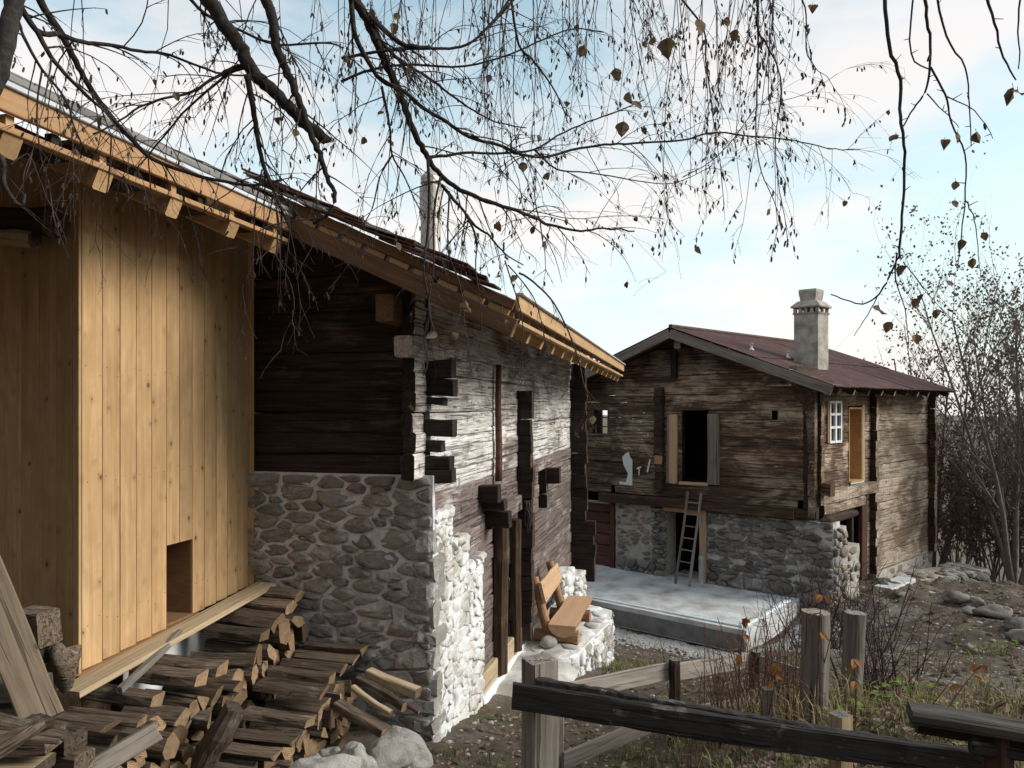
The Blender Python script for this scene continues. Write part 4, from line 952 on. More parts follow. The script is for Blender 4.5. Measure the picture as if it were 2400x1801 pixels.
def fwmesh(k, r, L, s):
    key = (k, round(r, 3), round(L, 2), round(s, 2))
    if key not in FWcache:
        v, f, mi = FWM[k]; FWcache[key] = mk('firewood', [(x*L, y*r, z*r*s) for x, y, z in v], f, [M_fwside, M_fwend], mi)
    return FWcache[key]
def ordn(i): return str(i)+('th' if 10 <= i % 100 <= 20 else {1: 'st', 2: 'nd', 3: 'rd'}.get(i % 10, 'th'))
def log_at(pe, a, z, r, L, label, grp, k=None, roll=None, yaw=0., pitch=0., s=1.):
    k = rf_.randrange(16) if k is None else k
    M = frame(PA(pe, a, z), vP, vA, UP); M = M@Matrix.Rotation(yaw, 4, 'Z')@Matrix.Rotation(pitch, 4, 'Y')@Matrix.Rotation(rf_.uniform(0, 6.28) if roll is None else roll, 4, 'X')
    return tag(add('firewood', fwmesh(k, round(r*50)/50, round(L*10)/10, s), None, M), label, 'firewood', grp)
def stack(a0, a1, zb, zt, pe, L, st, lab, grp, rmin=.082, rmax=.115):
    r = 0; z = zb
    layers = []
    while z < (zt if not callable(zt) else -1.9)+.01: layers.append(z); z += st*.88
    for li, z in enumerate(layers):
        a = a0+(st/2 if li % 2 else 0)+rf_.uniform(-.02, .02); i = 0
        while a < a1:
            top = zt if not callable(zt) else zt(a)
            g = gz(*PA(pe-.1, a, 0).xy)+.06
            if z > g-.04 and z <= top+.02:
                i += 1
                log_at(pe+rf_.uniform(-.1, .07), a, z+rf_.uniform(-.015, .015), rf_.uniform(rmin, rmax), L+rf_.uniform(-.03, .05),
                       'split log, %s along in %s layer up, %s' % (ordn(i), ordn(li+1), lab), grp, yaw=rf_.uniform(-.07, .07), pitch=rf_.uniform(-.03, .03), s=rf_.choice((1., .8, .65, 1.)))
            a += st*rf_.uniform(.9, 1.1)
stack(3.78, 6.28, -2.95, lambda a: -2.26 if a < 5.25 else (-2.14 if a < 5.75 else -2.0), -3.70, .52, .145, 'tall stack under pine wall', 'firewood in the tall stack under the pine wall')
stack(4.62, 5.3, -3.0, -2.70, -3.14, .5, .145, 'low stack near boulders', 'firewood in the low stack')
stack(5.35, 6.22, -3.0, -2.50, -3.11, .5, .145, 'short stack against stone wall', 'firewood in the short stack by the stone wall')
# loose top pieces: the big weathered ones one can pick out
TOP = [(-3.66, 3.86, -2.06, .075, .62, 'wide flat weathered slab topping the near end of the tall stack', .4),
 (-3.58, 4.05, -2.1, .07, .6, 'pale-ended slab just behind the near end of the tall stack', .5),
 (-3.72, 4.36, -2.1, .08, .5, 'brown split log lying under the leaning stick on the tall stack', .8),
 (-3.68, 4.78, -2.1, .1, .56, 'thick dark squared log on top of the tall stack beside the white wall', .75),
 (-3.66, 5.0, -2.1, .09, .52, 'curved grey log on top of the tall stack beside the white wall', .7),
 (-3.64, 5.55, -2.0, .1, .6, 'broad grey cracked log on top of the tall stack, halfway along', .6),
 (-3.66, 5.78, -1.96, .09, .55, 'dark rounded log high on the far half of the tall stack', .8),
 (-3.68, 6.02, -1.88, .09, .52, 'bark-covered log near the far end of the tall stack', .8),
 (-3.70, 6.2, -1.82, .085, .45, 'orange-brown log topping the tall stack next to the stone wall', .8),
 (-3.06, 4.8, -2.62, .085, .5, 'low grey log at the front of the low stack', .7),
 (-3.02, 4.98, -2.59, .085, .52, 'grey squared log second from the front of the low stack', .7),
 (-3.0, 5.2, -2.53, .1, .52, 'broad pale grey slab topping the low stack', .5),
 (-3.04, 5.48, -2.40, .085, .5, 'yellowish split log topping the short stack front', .6),
 (-3.06, 5.66, -2.36, .085, .5, 'dark square-cut log pair on the short stack', .7),
 (-3.08, 5.9, -2.36, .085, .5, 'reddish split log on the short stack by the stone wall', .7),
 (-3.06, 6.1, -2.34, .075, .55, 'splintered bark strip on the short stack against the stone wall', .5),
 (-3.05, 6.24, -2.30, .085, .5, 'red-brown block at the back of the short stack touching the stone wall', .9)]
for (pe, a, z, r, L, lab, s) in TOP: log_at(pe, a, z, r*1.25, L+.05, lab, None, roll=rf_.uniform(-.15, .15), yaw=rf_.uniform(-.06, .06), s=s, k=rf_.choice((0, 1, 5, 7)))
# near end: dark flat boards stacked crosswise, and loose planks to the right
for k, (z, lab) in enumerate(((-2.03, 'topmost dark board at the near end of the tall stack'), (-2.17, 'thick dark board second from top at the near end of the tall stack'), (-2.33, 'third dark board down at the near end of the tall stack'), (-2.47, 'lowest visible dark board at the near end of the tall stack'))):
    tag(beam('board_offcut', PA(-4.25, 3.62, z), PA(-3.66+.05*k, 3.60, z), .16, .12, [M_fwside, M_fwside], None, seg=3, cham=.012, jit=.01), lab, 'board')
tag(beam('board_offcut', PA(-3.80, 3.60, -2.36), PA(-3.42, 4.0, -2.12), .06, .13, [M_palew, M_palew], None, seg=3, cham=.012, jit=.006), 'pale grey-white offcut leaning across the tall stack', 'board')
LP = [((-3.05, 5.72, -2.60), (-2.55, 5.62, -2.74), .13, .07, M_fwside, 'wide grey plank lowest of the loose pieces beside the boulders'),
 ((-3.0, 5.90, -2.52), (-2.58, 5.80, -2.66), .05, .05, M_pinegrey, 'thin yellowish stick resting on the wide grey plank'),
 ((-3.0, 6.0, -2.48), (-2.48, 5.86, -2.62), .06, .07, M_fwside, 'grey batten between the thin stick and the yellow block'),
 ((-2.95, 6.12, -2.46), (-2.42, 6.02, -2.56), .1, .09, M_pinegrey, 'yellowish squared block nearest the stone wall among loose pieces'),
 ((-2.85, 6.2, -2.66), (-2.46, 6.16, -2.78), .05, .03, M_redw, 'thin reddish stick end lying against the stone wall foot')]
for (a, b_, w_, h_, mt, lab) in LP: tag(beam('plank_offcut', PA(*a), PA(*b_), w_, h_, [mt, M_fwend], None, seg=3, cham=.01, jit=.008), lab, 'wood')
tag(beam('bark_chunk', PA(-3.48, 4.52, -2.72), PA(-3.36, 4.66, -2.22), .22, .12, [M_fwside, M_fwside], None, seg=5, cham=.03, jit=.035), 'upright dark bark chunk wedged between tall and low stacks', 'wood')
# planks and beams on the left
tag(beam('plank', PA(-4.16, 4.02, -1.962), PA(-4.12, 6.30, -1.765), .2, .045, [M_pinegrey, M_pinegrey], None, seg=5, cham=.004, jit=.003), 'long pale weathered plank lying below the pine wall', 'plank')
tag(beam('leaning_stick', PA(-3.98, 4.28, -2.02), PA(-4.1, 5.05, -1.86), .05, .06, M_greyw, None, seg=3, cham=.01, jit=.006), 'dark weathered stick propped under the pale plank', 'stick')
def at(u, v, Y): return W((u-1200)/1700*Y, Y, (950-v)/1700*Y)
tag(beam('leaning_beam', at(105, 1690, 4.0), at(-85, 1235, 4.15), .2, .17, [M_oldbeam, M_oldbeam], None, up=Vector((.55, -.8, .2)), seg=6, cham=.008, jit=.005), 'heavy weathered beam leaning against the pine annex at left', 'beam')
for k in range(7):
    z0 = -1.66-.14*k; mt = (M_greyw, M_oldbeam, M_fwside, M_pinegrey, M_oldbeam, M_fwside, M_greyw)[k]; x1 = -2.72-.0*k+.03*(k % 3)
    tag(beam('lumber', W(-4.3, 4.05+.02*k, z0), W(x1+.02*k, 4.22-.03*k, z0+.02), .2, .10 if k != 3 else .07, [mt, M_fwside], None, seg=3, cham=.008, jit=.006),
        '%s board in the lumber pile behind the leaning beam, %s from the top' % (('grey', 'yellowish', 'dark', 'pale pine', 'tan', 'brown', 'dusty')[k], ordn(k+1)), 'lumber')
for k in range(4):
    tag(beam('lumber', at(-60, 1790-40*k, 3.5), at(95+14*k, 1690+18*k-22*(k % 2), 3.75+.05*k), .12, .06, [M_fwside, M_fwside], None, seg=3, cham=.008, jit=.006),
        ('short dark board, topmost of the slanting pile at the lower left corner', 'dark board second in the slanting pile at the lower left corner', 'dark board third in the slanting pile at the lower left corner', 'lowest dark board of the slanting pile at the lower left corner')[k], 'lumber')
tag(rock('root_stump', at(148, 1560, 4.62), .15, M_fwside, None, 5, (.6, .6, .95), 3, .5), 'gnarled dark root lump beside the corner of the pine wall', 'stump')
tag(beam('timber_block', at(60, 1470, 4.6), at(118, 1468, 4.55), .16, .22, [M_fwside, M_fwside], None, seg=2, cham=.01, jit=.012), 'dark old timber block standing behind the leaning beam', 'timber')
tag(beam('timber_block', at(60, 1535, 4.6), at(112, 1532, 4.6), .16, .13, [M_dark, M_fwside], None, seg=2, cham=.01, jit=.01), 'dark lower timber under the old timber block by the pine wall', 'timber')

# ================================================================== BOULDERS
BL = [(938, 1715, 6.02, .22, (1.15, .8, .75), 'large rounded grey boulder against the foot of the stone wall'),
 (912, 1752, 5.75, .17, (1.25, .8, .8), 'bright angular boulder below the large rounded one'),
 (838, 1772, 5.5, .13, (.75, .7, 1.15), 'pointed pale blue-white rock at the bottom edge among boulders'),
 (756, 1785, 5.3, .17, (1.25, .8, .7), 'flat tan boulder at the bottom edge in front of the firewood'),
 (826, 1735, 5.75, .13, (1.1, .8, .8), 'grey speckled boulder between the loose planks and pointed rock'),
 (778, 1703, 5.9, .1, (1.1, .8, .75), 'pale small boulder under the loose wide plank'),
 (742, 1742, 5.6, .085, (.9, .8, 1.), 'small whitish rock tucked beside the low firewood stack'),
 (800, 1797, 5.2, .1, (1.2, .8, .6), 'half hidden pale rock at the bottom edge between tan boulder and pointed rock'),
 (862, 1700, 6.0, .09, (1.2, .8, .6), 'small dark rock below the loose planks'),
 (700, 1797, 5.15, .09, (1.2, .8, .6), 'grey rock at the bottom edge beside the low firewood stack'),
 (980, 1790, 5.45, .06, (1.3, .8, .5), 'small flat brown stone in the dirt below the white stone corner'),
 (860, 1798, 5.25, .08, (1.2, .9, .6), 'low grey rock at the bottom edge right of the pointed rock')]
for k, (u, v_, yy, r, sc, lab) in enumerate(BL):
    r *= 1.3 if k else 1.
    p_ = at(u, v_, yy); p_.z = gz(p_.x, p_.y)+H+r*sc[2]*.62
    tag(rock('boulder', p_, r, M_boul, None, 20+k, sc, 4, .34, k*1.1), lab, 'boulder')
FR = [(1960+0, 1395, .2), (2070, 1372, .16), (2110, 1395, .14), (2240, 1415, .3), (2285, 1425, .26), (2265, 1440, .2), (2325, 1450, .3), (2360, 1440, .14), (2385, 1475, .26), (2395, 1500, .24), (2275, 1530, .13)]
for k, (u, v_, r) in enumerate(FR):
    t = (u-1200)/1700; lo = 5.; hi = 30.; yy = 6.
    while yy < 28 and gz(t*yy, yy) < (950-v_)/1700*yy: yy += .1
    p_ = W(t*yy, yy, gz(t*yy, yy)+r*.12)
    tag(rock('field_stone', p_, r*.7, M_field, None, 50+k, (1.2, .9, .6), 3, .5, k*2.), '%s field stone in dirt right of the farmhouse, %s from the left' % ('large' if r > .22 else 'small', ordn(1+sorted(x[0] for x in FR).index(u))), 'stone')
# low dry stone wall on the right
DW = thing('dry_stone_wall', W(11.4, 18.2, -4.7), 'low crumbling dry stone wall running right from the farmhouse corner', 'stone wall')
d0 = W(9.7, 17.2, 0); d1 = W(12.05, 18.35, 0)
dv = (d1-d0).normalized(); dn_ = Vector((dv.y, -dv.x, 0)); Ld = (d1-d0).length
w_ = roughpanel('stone_wall', Vector((d0.x, d0.y, H)), dv, dn_, (0, Ld, -5.0, -4.2), M_mortC, DW, .05, .9, .1, 90)
stones(w_, Vector((d0.x, d0.y, H)), dv, dn_, (0, Ld, -4.95, -4.18), 40, M_stoneB, 91, gap=.01, proud=.09, asp=1.9, rough=.03)
w2 = roughpanel('stone_wall', Vector((d1.x, d1.y, H)), -dn_, dv, (0, .95, -5.1, -4.16), M_mortC, DW, .05, .3, .1, 92)
stones(w2, Vector((d1.x, d1.y, H)), -dn_, dv, (0, .95, -5.0, -4.14), 14, M_stoneC, 93, gap=.015, proud=.07, asp=1.5, rough=.03)
for k in range(34):
    c_ = d0+dv*rg.uniform(0, Ld)-dn_*rg.uniform(.05, .9); c_.z = H-4.19
    rock('cap_stone', c_, rg.uniform(.1, .2), M_stoneC if k % 2 else M_boul, DW, k+100, (1.2, .9, .28), 2, .2, k)
tag(beam('door_step', SD(2.0, .62, -4.03), SD(3.4, .62, -4.05), .4, .16, M_conc, None, seg=2, cham=.02, jit=.01), 'rough grey slab step below the farmhouse side door', 'step')
tag(beam('cement_slab', SD(1.5, 1.45, -4.08), SD(2.5, 1.6, -4.06), .5, .1, M_apron, None, seg=2, cham=.02, jit=.02), 'whitish broken slab lying in the dirt near the side door', 'slab')

# ================================================================== FENCES AND POSTS
FA = thing('rail_fence', W(.6, 3.05, -2.1), 'dark weathered foreground fence with square post and long black sloping rail', 'fence')
g0 = gz(.12, 3.1)
beam('post', W(.118, 3.10, g0-.1), W(.118, 3.10, -1.085), .125, .115, [M_greyw, M_greyw], FA, up=Vector((.45, -.9, 0)), seg=6, cham=.008, jit=.004)
beam('rail', W(.0, 3.0, -1.205), W(1.80, 2.72, -1.355), .035, .105, [M_blackw, M_blackw], FA, seg=24, cham=.006, jit=.007)
beam('rail_cap', W(.10, 3.025, -1.165), W(1.76, 2.745, -1.318), .03, .04, [M_blackw, M_blackw], FA, seg=60, cham=.006, jit=.009)
beam('post', W(1.31, 2.90, gz(1.31, 2.9)-.1), W(1.31, 2.90, -1.235), .075, .07, [M_pinegrey, M_greyw], FA, up=Vector((.3, -.95, 0)), seg=3, cham=.012, jit=.004)
HR = thing('handrail', W(1.75, 2.6, -1.9), 'weathered handrail board on a dark post at the lower right edge', 'handrail')
beam('rail', W(1.425, 2.60, -1.105), W(2.15, 2.42, -1.155), .085, .05, [M_dkgrey, M_dkgrey], HR, up=Vector((.05, -.25, 1)), seg=5, cham=.008, jit=.003)
beam('under_rail', W(1.46, 2.62, -1.155), W(2.15, 2.44, -1.205), .05, .05, [M_blackw, M_blackw], HR, seg=3)
beam('post', W(1.715, 2.555, gz(1.71, 2.55)-.1), W(1.715, 2.555, -1.15), .07, .07, [M_redw, M_redw], HR, up=Vector((.3, -.95, 0)), seg=2, cham=.006)
beam('bracket', W(1.62, 2.56, -1.205), W(1.80, 2.53, -1.215), .05, .05, [M_blackw, M_blackw], HR, seg=1)
FB = thing('board_fence', W(1.6, 7, -3.1), 'low pale board fence with thin posts round the garden bed', 'fence')
b0, b1, b2, b3 = (.36, 6.25), (1.54, 6.95), (2.72, 8.25), (3.15, 7.75)
def fb(p, z): return W(p[0], p[1], z)
beam('board', fb(b0, -2.50), fb(b1, -2.54), .03, .17, [M_palew, M_palew], FB, seg=5, cham=.004, jit=.006)
beam('board', fb(b1, -2.56), fb(b2, -2.90), .03, .17, [M_palew, M_palew], FB, seg=5, cham=.004, jit=.006)
beam('board', fb(b2, -2.92), fb(b3, -2.92), .03, .19, [M_palew, M_palew], FB, seg=3, cham=.004, jit=.006)
beam('board', W(.42, 6.0, -2.95), W(1.5, 6.85, -2.93), .03, .15, [M_greyw, M_palew], FB, seg=5, cham=.004, jit=.006)
beam('board', W(1.56, 6.85, -2.95), W(2.5, 7.6, -3.12), .03, .15, [M_greyw, M_palew], FB, seg=5, cham=.004, jit=.006)
for (x, y, zt, w_) in ((1.54, 6.90, -2.42, .085), (2.74, 8.2, -2.78, .09), (.38, 6.15, -2.4, .08)):
    beam('post', W(x, y, gz(x, y)-.15), W(x+.01, y, zt), w_, w_, [M_dark if x > .5 else M_greyw, M_greyw], FB, up=Vector((.4, -.9, 0)), seg=3, cham=.01, jit=.006)
tag(beam('stake', W(1.82, 5.2, gz(1.82, 5.2)-.1), W(1.83, 5.2, -2.03), .065, .06, [M_greyw, M_greyw], None, up=Vector((.4, -.9, 0)), seg=3, cham=.008, jit=.005), 'short square wooden stake among the canes in front of the thick posts', 'stake')
def roundpost(name, x, y, zt, r, lab, lean=(0, 0)):
    m = MB(); zb = gz(x, y)-.15; n = 9; pts = [W(x+lean[0]*i/n, y+lean[1]*i/n, zb+(zt-zb)*i/n) for i in range(n+1)]
    b = 18
    for i, p in enumerate(pts):
        for j in range(b):
            a = 2*math.pi*j/b; rr = r*(1+.05*math.sin(a*3+x*9)+.03*math.sin(a*5+i*.6))*(1 if j != 4 else .84)
            m.v.append(p+Vector((math.cos(a)*rr, math.sin(a)*rr, rg.uniform(-.008, .008) if i == n else 0)))
    for i in range(n):
        for j in range(b): k = i*b+j; l = i*b+(j+1) % b; m.f.append((k, l, l+b, k+b)); m.mi.append(0)
    m.f.append(tuple(n*b+j for j in range(b))); m.mi.append(1)
    # grain runs up the post: build it lying along X so that the wood texture follows it
    M = frame(pts[0], UP, Vector((1, 0, 0)), Vector((0, 1, 0))); Mi = M.inverted()
    return tag(add(name, mk(name, [Mi@p for p in m.v], m.f, [M_greyd, M_greyw], m.mi), None, M), lab, 'post')
roundpost('thick_post', 2.12, 5.1, -1.45, .095, 'thick round grey post, left of the two beside the bramble', (.02, 0))
roundpost('thick_post', 2.48, 5.35, -1.53, .075, 'thinner cracked round post, right of the two beside the bramble', (.05, 0))

# ================================================================== LOOSE GROUND COVER
def scatter(name, label, n, area, fn, mats, kind='stuff', mg=0.):
    m = MB(); c = 0; rs = random.Random(hash(name) % 1000 if False else len(name)*7+n); tries = 0
    while c < n and tries < n*12:
        tries += 1; x, y = area(rs)
        if not clear_of(x, y, mg): continue
        fn(m, x, y, gz1(x, y)+H, rs); c += 1
    return tag(m.obj(name, mats, None, Vector((1, 8, H-3.5))), label, kind=kind)
# fast ground lookup on the fine grid
Zi = Zg
def gz1(x, y):
    i = np.searchsorted(gx, x)-1; j = np.searchsorted(gy, y)-1
    fx = (x-gx[i])/(gx[i+1]-gx[i]); fy = (y-gy[j])/(gy[j+1]-gy[j])
    return float((Zi[j, i]*(1-fx)+Zi[j, i+1]*fx)*(1-fy)+(Zi[j+1, i]*(1-fx)+Zi[j+1, i+1]*fx)*fy)
ICO = [(0, 0, 1), (.89, 0, .45), (.28, .85, .45), (-.72, .53, .45), (-.72, -.53, .45), (.28, -.85, .45), (.72, .53, -.45), (-.28, .85, -.45), (-.89, 0, -.45), (-.28, -.85, -.45), (.72, -.53, -.45), (0, 0, -1)]
ICF = [(0, 1, 2), (0, 2, 3), (0, 3, 4), (0, 4, 5), (0, 5, 1), (1, 6, 2), (2, 7, 3), (3, 8, 4), (4, 9, 5), (5, 10, 1), (6, 7, 2), (7, 8, 3), (8, 9, 4), (9, 10, 5), (10, 6, 1), (6, 11, 7), (7, 11, 8), (8, 11, 9), (9, 11, 10), (10, 11, 6)]
def pebble(m, x, y, z, rs, r=None, mm=0):
    r = r or rs.uniform(.016, .036); b = len(m.v); a = rs.uniform(0, 6.28); ca, sa = math.cos(a), math.sin(a); fl = rs.uniform(.5, .8); st = rs.uniform(1, 1.5)
    for (i, j, k) in ICO:
        i, j, k = i*st*rs.uniform(.85, 1.15), j*rs.uniform(.85, 1.15), k*fl; m.v.append(Vector((x+(i*ca-j*sa)*r, y+(i*sa+j*ca)*r, z+k*r+r*.25)))
    for q in ICF: m.f.append(tuple(b+t for t in q)); m.mi.append(mm)
def garea(rs):
    if rs.random() < .6:
        q = rs.uniform(-8.1, -4.6); return q*Qx+(12.55-abs(rs.gauss(0, .42)))*Nx, q*Qy+(12.55-abs(rs.gauss(0, .42)))*Ny
    q, n = rs.gauss(-4.45, .32), rs.uniform(12.2, 14.6); return q*Qx+n*Nx, q*Qy+n*Ny
scatter('gravel', 'bank of coarse grey-white gravel along the terrace slab', 5200, garea, pebble, M_peb)
def parea(rs):
    y = 3+rs.random()**1.3*16; return rs.uniform(-.1*y-.6, y*.75), y
scatter('loose_stones', 'small stones and grit strewn over the dirt', 2600, parea, lambda m, x, y, z, rs: pebble(m, x, y, z-.004, rs, rs.uniform(.008, .02)*(1.8 if rs.random() < .06 else 1)*(1.25 if y > 9 else 1)), M_peb)
scatter('dirt_clods', 'dark crumbly clods of earth in the dug garden', 2600, lambda rs: (rs.uniform(-1, 12), rs.uniform(3.5, 17)), lambda m, x, y, z, rs: pebble(m, x, y, z-.008, rs, rs.uniform(.015, .05)), M_soil)
def leaf_flat(m, x, y, z, rs):
    r = rs.uniform(.018, .042); a = rs.uniform(0, 6.28); t = Vector((math.cos(a), math.sin(a), rs.uniform(-.3, .5))).normalized(); s_ = Vector((-t.y, t.x, rs.uniform(-.6, .6))).normalized()
    c_ = Vector((x, y, z+.012)); b = len(m.v); m.v += [c_-t*r, c_+s_*r*.6+UP*r*rs.uniform(0, .5), c_+t*r, c_-s_*r*.6+UP*r*rs.uniform(0, .5)]
    m.f += [(b, b+1, b+2), (b, b+2, b+3)]; m.mi += [0, 0]
def larea(rs):
    k = rs.random()
    if k < .35: return rs.gauss(2.6, .8), rs.gauss(4.8, .8)
    if k < .6: return rs.uniform(-1, 3), rs.uniform(4, 9)
    if k < .8: return rs.uniform(11, 18), rs.uniform(15, 22)
    return rs.uniform(0, 10), rs.uniform(3.5, 14)
scatter('leaf_litter', 'brown fallen leaves scattered over the ground', 3600, larea, leaf_flat, M_litter)
def tuft(m, x, y, z, rs, n=16, h=(.05, .15), mm=None):
    for _ in range(n):
        a = rs.uniform(0, 6.28); l = rs.uniform(*h); w_ = rs.uniform(.002, .0042); dx, dy = math.cos(a), math.sin(a); o = Vector((x+rs.gauss(0, .05), y+rs.gauss(0, .05), z-.01)); s_ = Vector((-dy, dx, 0))*w_
        q = rs.uniform(.3, 1.1); m1 = o+Vector((dx*l*.25*q, dy*l*.25*q, l*.65)); e = o+Vector((dx*l*.8*q, dy*l*.8*q, l*(1-.3*q)))
        b = len(m.v); m.v += [o-s_, o+s_, m1+s_, m1-s_, e]; m.f += [(b, b+1, b+2, b+3), (b+3, b+2, b+4)]; k = (1 if rs.random() < .35 else 0) if mm is None else mm; m.mi += [k, k]
def grarea(rs):
    k = rs.random()
    if k < .42: return rs.gauss(2.7, .9), rs.gauss(3.9, .7)
    if k < .62: return rs.gauss(2.1, .5), rs.gauss(6.8, .7)
    if k < .65: return rs.gauss(.3, .6), rs.gauss(5.6, .5)
    if k < .8: return rs.gauss(1.3, .4), rs.gauss(10.6, .8)
    if k < .9: return rs.gauss(4.5, 1.2), rs.gauss(6.2, 1)
    return rs.uniform(0, 9), rs.uniform(3, 13)
scatter('grass', 'patchy green and dry grass tufts on the ground', 800, grarea, tuft, [M_grass, M_dry])
scatter('dry_grass', 'straw-coloured dry grass in the garden bed', 90, lambda rs: (rs.gauss(2.2, .35), rs.gauss(5.6, .7)), lambda m, x, y, z, rs: tuft(m, x, y, z, rs, 9, (.12, .4), 1), [M_grass, M_dry])

# ================================================================== CANES AND BRAMBLES
def curved(o, d, L, n, droop, wob, rs):
    pts = [Vector(o)]; d = Vector(d).normalized()
    for i in range(n):
        d = (d+Vector((rs.gauss(0, wob), rs.gauss(0, wob), rs.gauss(0, wob*.5)-droop))).normalized(); pts.append(pts[-1]+d*L/n)
    return pts
def leafshape(m, o, d, nrm_, L, w_, mm=0, curl=.25, seg=4, serr=0.):
    """ovate leaf with a folded midrib"""
    d = d.normalized(); s_ = d.cross(nrm_).normalized(); u = s_.cross(d); b = len(m.v)
    prof_ = (0., .72, 1., .74, .0) if seg == 4 else (0, .8, 0)
    for i, k in enumerate(prof_):
        t = i/(len(prof_)-1); c_ = o+d*L*t-u*curl*L*t*t
        m.v += [c_+s_*w_*k*.5+u*w_*.18*k, c_, c_-s_*w_*k*.5+u*w_*.18*k]
    for i in range(len(prof_)-1):
        a = b+i*3; m.f += [(a, a+1, a+4, a+3), (a+1, a+2, a+5, a+4)]; m.mi += [mm, mm]
def canes(name, label, x, y, n, sx, sy, h, rs, leafn=0, leafm=M_leafo, lean=.12, mat=M_cane, r=.0052, side=.6):
    T_ = thing(name, W(x, y, gz1(x, y)), label, 'shrub'); m = MB(); lm = MB()
    for k in range(n):
        cx_, cy_ = x+rs.gauss(0, sx), y+rs.gauss(0, sy); o = W(cx_, cy_, gz1(cx_, cy_)-.03); L = h*rs.uniform(.55, 1.15)
        pts = curved(o, (rs.gauss(0, lean), rs.gauss(0, lean), 1), L, 9, rs.uniform(0, .03), .05, rs); r0 = r*rs.uniform(.7, 1.3)
        m.tube(pts, [r0*(1-.6*i/9) for i in range(10)], 5)
        for i in range(2, 9):
            if rs.random() < side: m.tube(curved(pts[i], (rs.gauss(0, 1), rs.gauss(0, 1), .6), L*rs.uniform(.06, .22), 4, .03, .12, rs), [r0*.5, r0*.45, r0*.4, r0*.3, r0*.2], 4)
        if rs.random() < leafn:
            for i in (7, 8, 9):
                for q in range(2): leafshape(lm, pts[i], Vector((rs.gauss(0, 1), rs.gauss(0, 1), -.3)), UP+Vector((rs.gauss(0, .4), rs.gauss(0, .4), 0)), rs.uniform(.05, .085), rs.uniform(.035, .055))
    tag(m.obj('stems', mat, T_), None, kind='stuff')
    if lm.v: tag(lm.obj('leaves', leafm, T_), None, kind='stuff')
    return T_
rs = random.Random(5)
canes('raspberry_canes', 'bare raspberry canes standing left of the corner fence post', 2.0, 6.1, 40, .22, .3, .95, rs, 0)
canes('raspberry_canes', 'raspberry canes between the short stake and the thick posts', 1.95, 5.5, 34, .14, .25, .8, rs, 0)
canes('raspberry_canes', 'thin canes with few leaves behind the square foreground post rail', 1.15, 5.2, 6, .22, .2, .7, rs, 0)
canes('raspberry_canes', 'tall bare canes in front of the pale board fence corner', 2.3, 6.7, 30, .25, .3, 1.0, rs, 0)
canes('bramble_bush', 'dark dense bramble bush right of the thick posts', 2.95, 5.9, 60, .16, .16, .95, rs, 0, lean=.28, mat=M_twig, r=.005, side=.9)
canes('bramble_bush', 'grey twiggy shrub below the farmhouse stone corner', 5.0, 11.2, 60, .4, .35, 1.5, rs, 0, lean=.3, mat=M_twig, r=.008, side=.9)
canes('bramble_bush', 'low tangle of thin stems at the foot of the thick posts', 2.2, 4.3, 26, .5, .25, .55, rs, 0, lean=.7, mat=M_cane, r=.004)
for (u, v_, yy, lab) in ((1745, 1450, 4.6, 'raspberry cane with drooping orange leaves in front of the terrace corner'), (1925, 1395, 4.4, 'orange-leaved cane rising in front of the left thick post'), (2000, 1545, 4.2, 'cane with folded orange leaves between the two thick posts'), (2300, 1560, 4.0, 'leaning cane with one orange leaf above the handrail'), (2360, 1645, 3.6, 'arching cane with yellow leaves at the right edge'), (1818, 1560, 5.0, 'cane with a brown leaf before the board fence corner')):
    tp = at(u, v_, yy); bx, by = tp.x+rs.uniform(-.2, .05)-(.25 if u > 2200 else 0), tp.y+rs.uniform(-.1, .2); o = W(bx, by, gz1(bx, by)-.02)
    T_ = thing('leafy_cane', o, lab, 'shrub'); m = MB(); mid = (o+tp)/2+Vector((rs.uniform(-.06, .06), 0, .06))
    pts = [o*(1-t)**2+mid*2*t*(1-t)+tp*t*t for t in [i/8 for i in range(9)]]; m.tube(pts, [.0055-.0004*i for i in range(9)], 5); m.obj('stem', M_cane, T_)
    lm = MB()
    for q in range(7): leafshape(lm, pts[8-q % 3], Vector((rs.gauss(0, 1), rs.gauss(0, .6), -.5)), UP+Vector((rs.gauss(0, .5), rs.gauss(0, .5), 0)), rs.uniform(.055, .085), rs.uniform(.035, .05))
    lm.obj('leaves', M_leafo if u != 2360 else M_leaf, T_)
# fresh green leaves low in the garden
for (x, y, n, sx, lab) in ((2.75, 5.0, 45, .13, 'low plant with bright yellow-green leaves right of the thick posts'), (5.6, 8.4, 40, .2, 'small bright green plant on the dirt slope at right'), (2.15, 4.7, 26, .14, 'yellow-green weed at the foot of the left thick post'), (4.1, 7.6, 60, .4, 'rose bush patch with dull green leaves on the dirt slope')):
    T_ = thing('leafy_plant', W(x, y, gz1(x, y)), lab, 'plant'); lm = MB(); sm = MB()
    for k in range(n):
        px_, py_ = x+rs.gauss(0, sx), y+rs.gauss(0, sx); o = W(px_, py_, gz1(px_, py_)); tp = o+Vector((rs.gauss(0, .03), rs.gauss(0, .03), rs.uniform(.04, .2)))
        sm.tube([o, tp], .0022, 3); leafshape(lm, tp, Vector((rs.gauss(0, 1), rs.gauss(0, 1), .1)), UP+Vector((rs.gauss(0, .3), rs.gauss(0, .3), 0)), rs.uniform(.04, .075), rs.uniform(.03, .05))
    tag(sm.obj('stems', M_cane, T_), None, kind='stuff'); tag(lm.obj('leaves', M_green if 'dull' not in lab else M_grass, T_), None, kind='stuff')

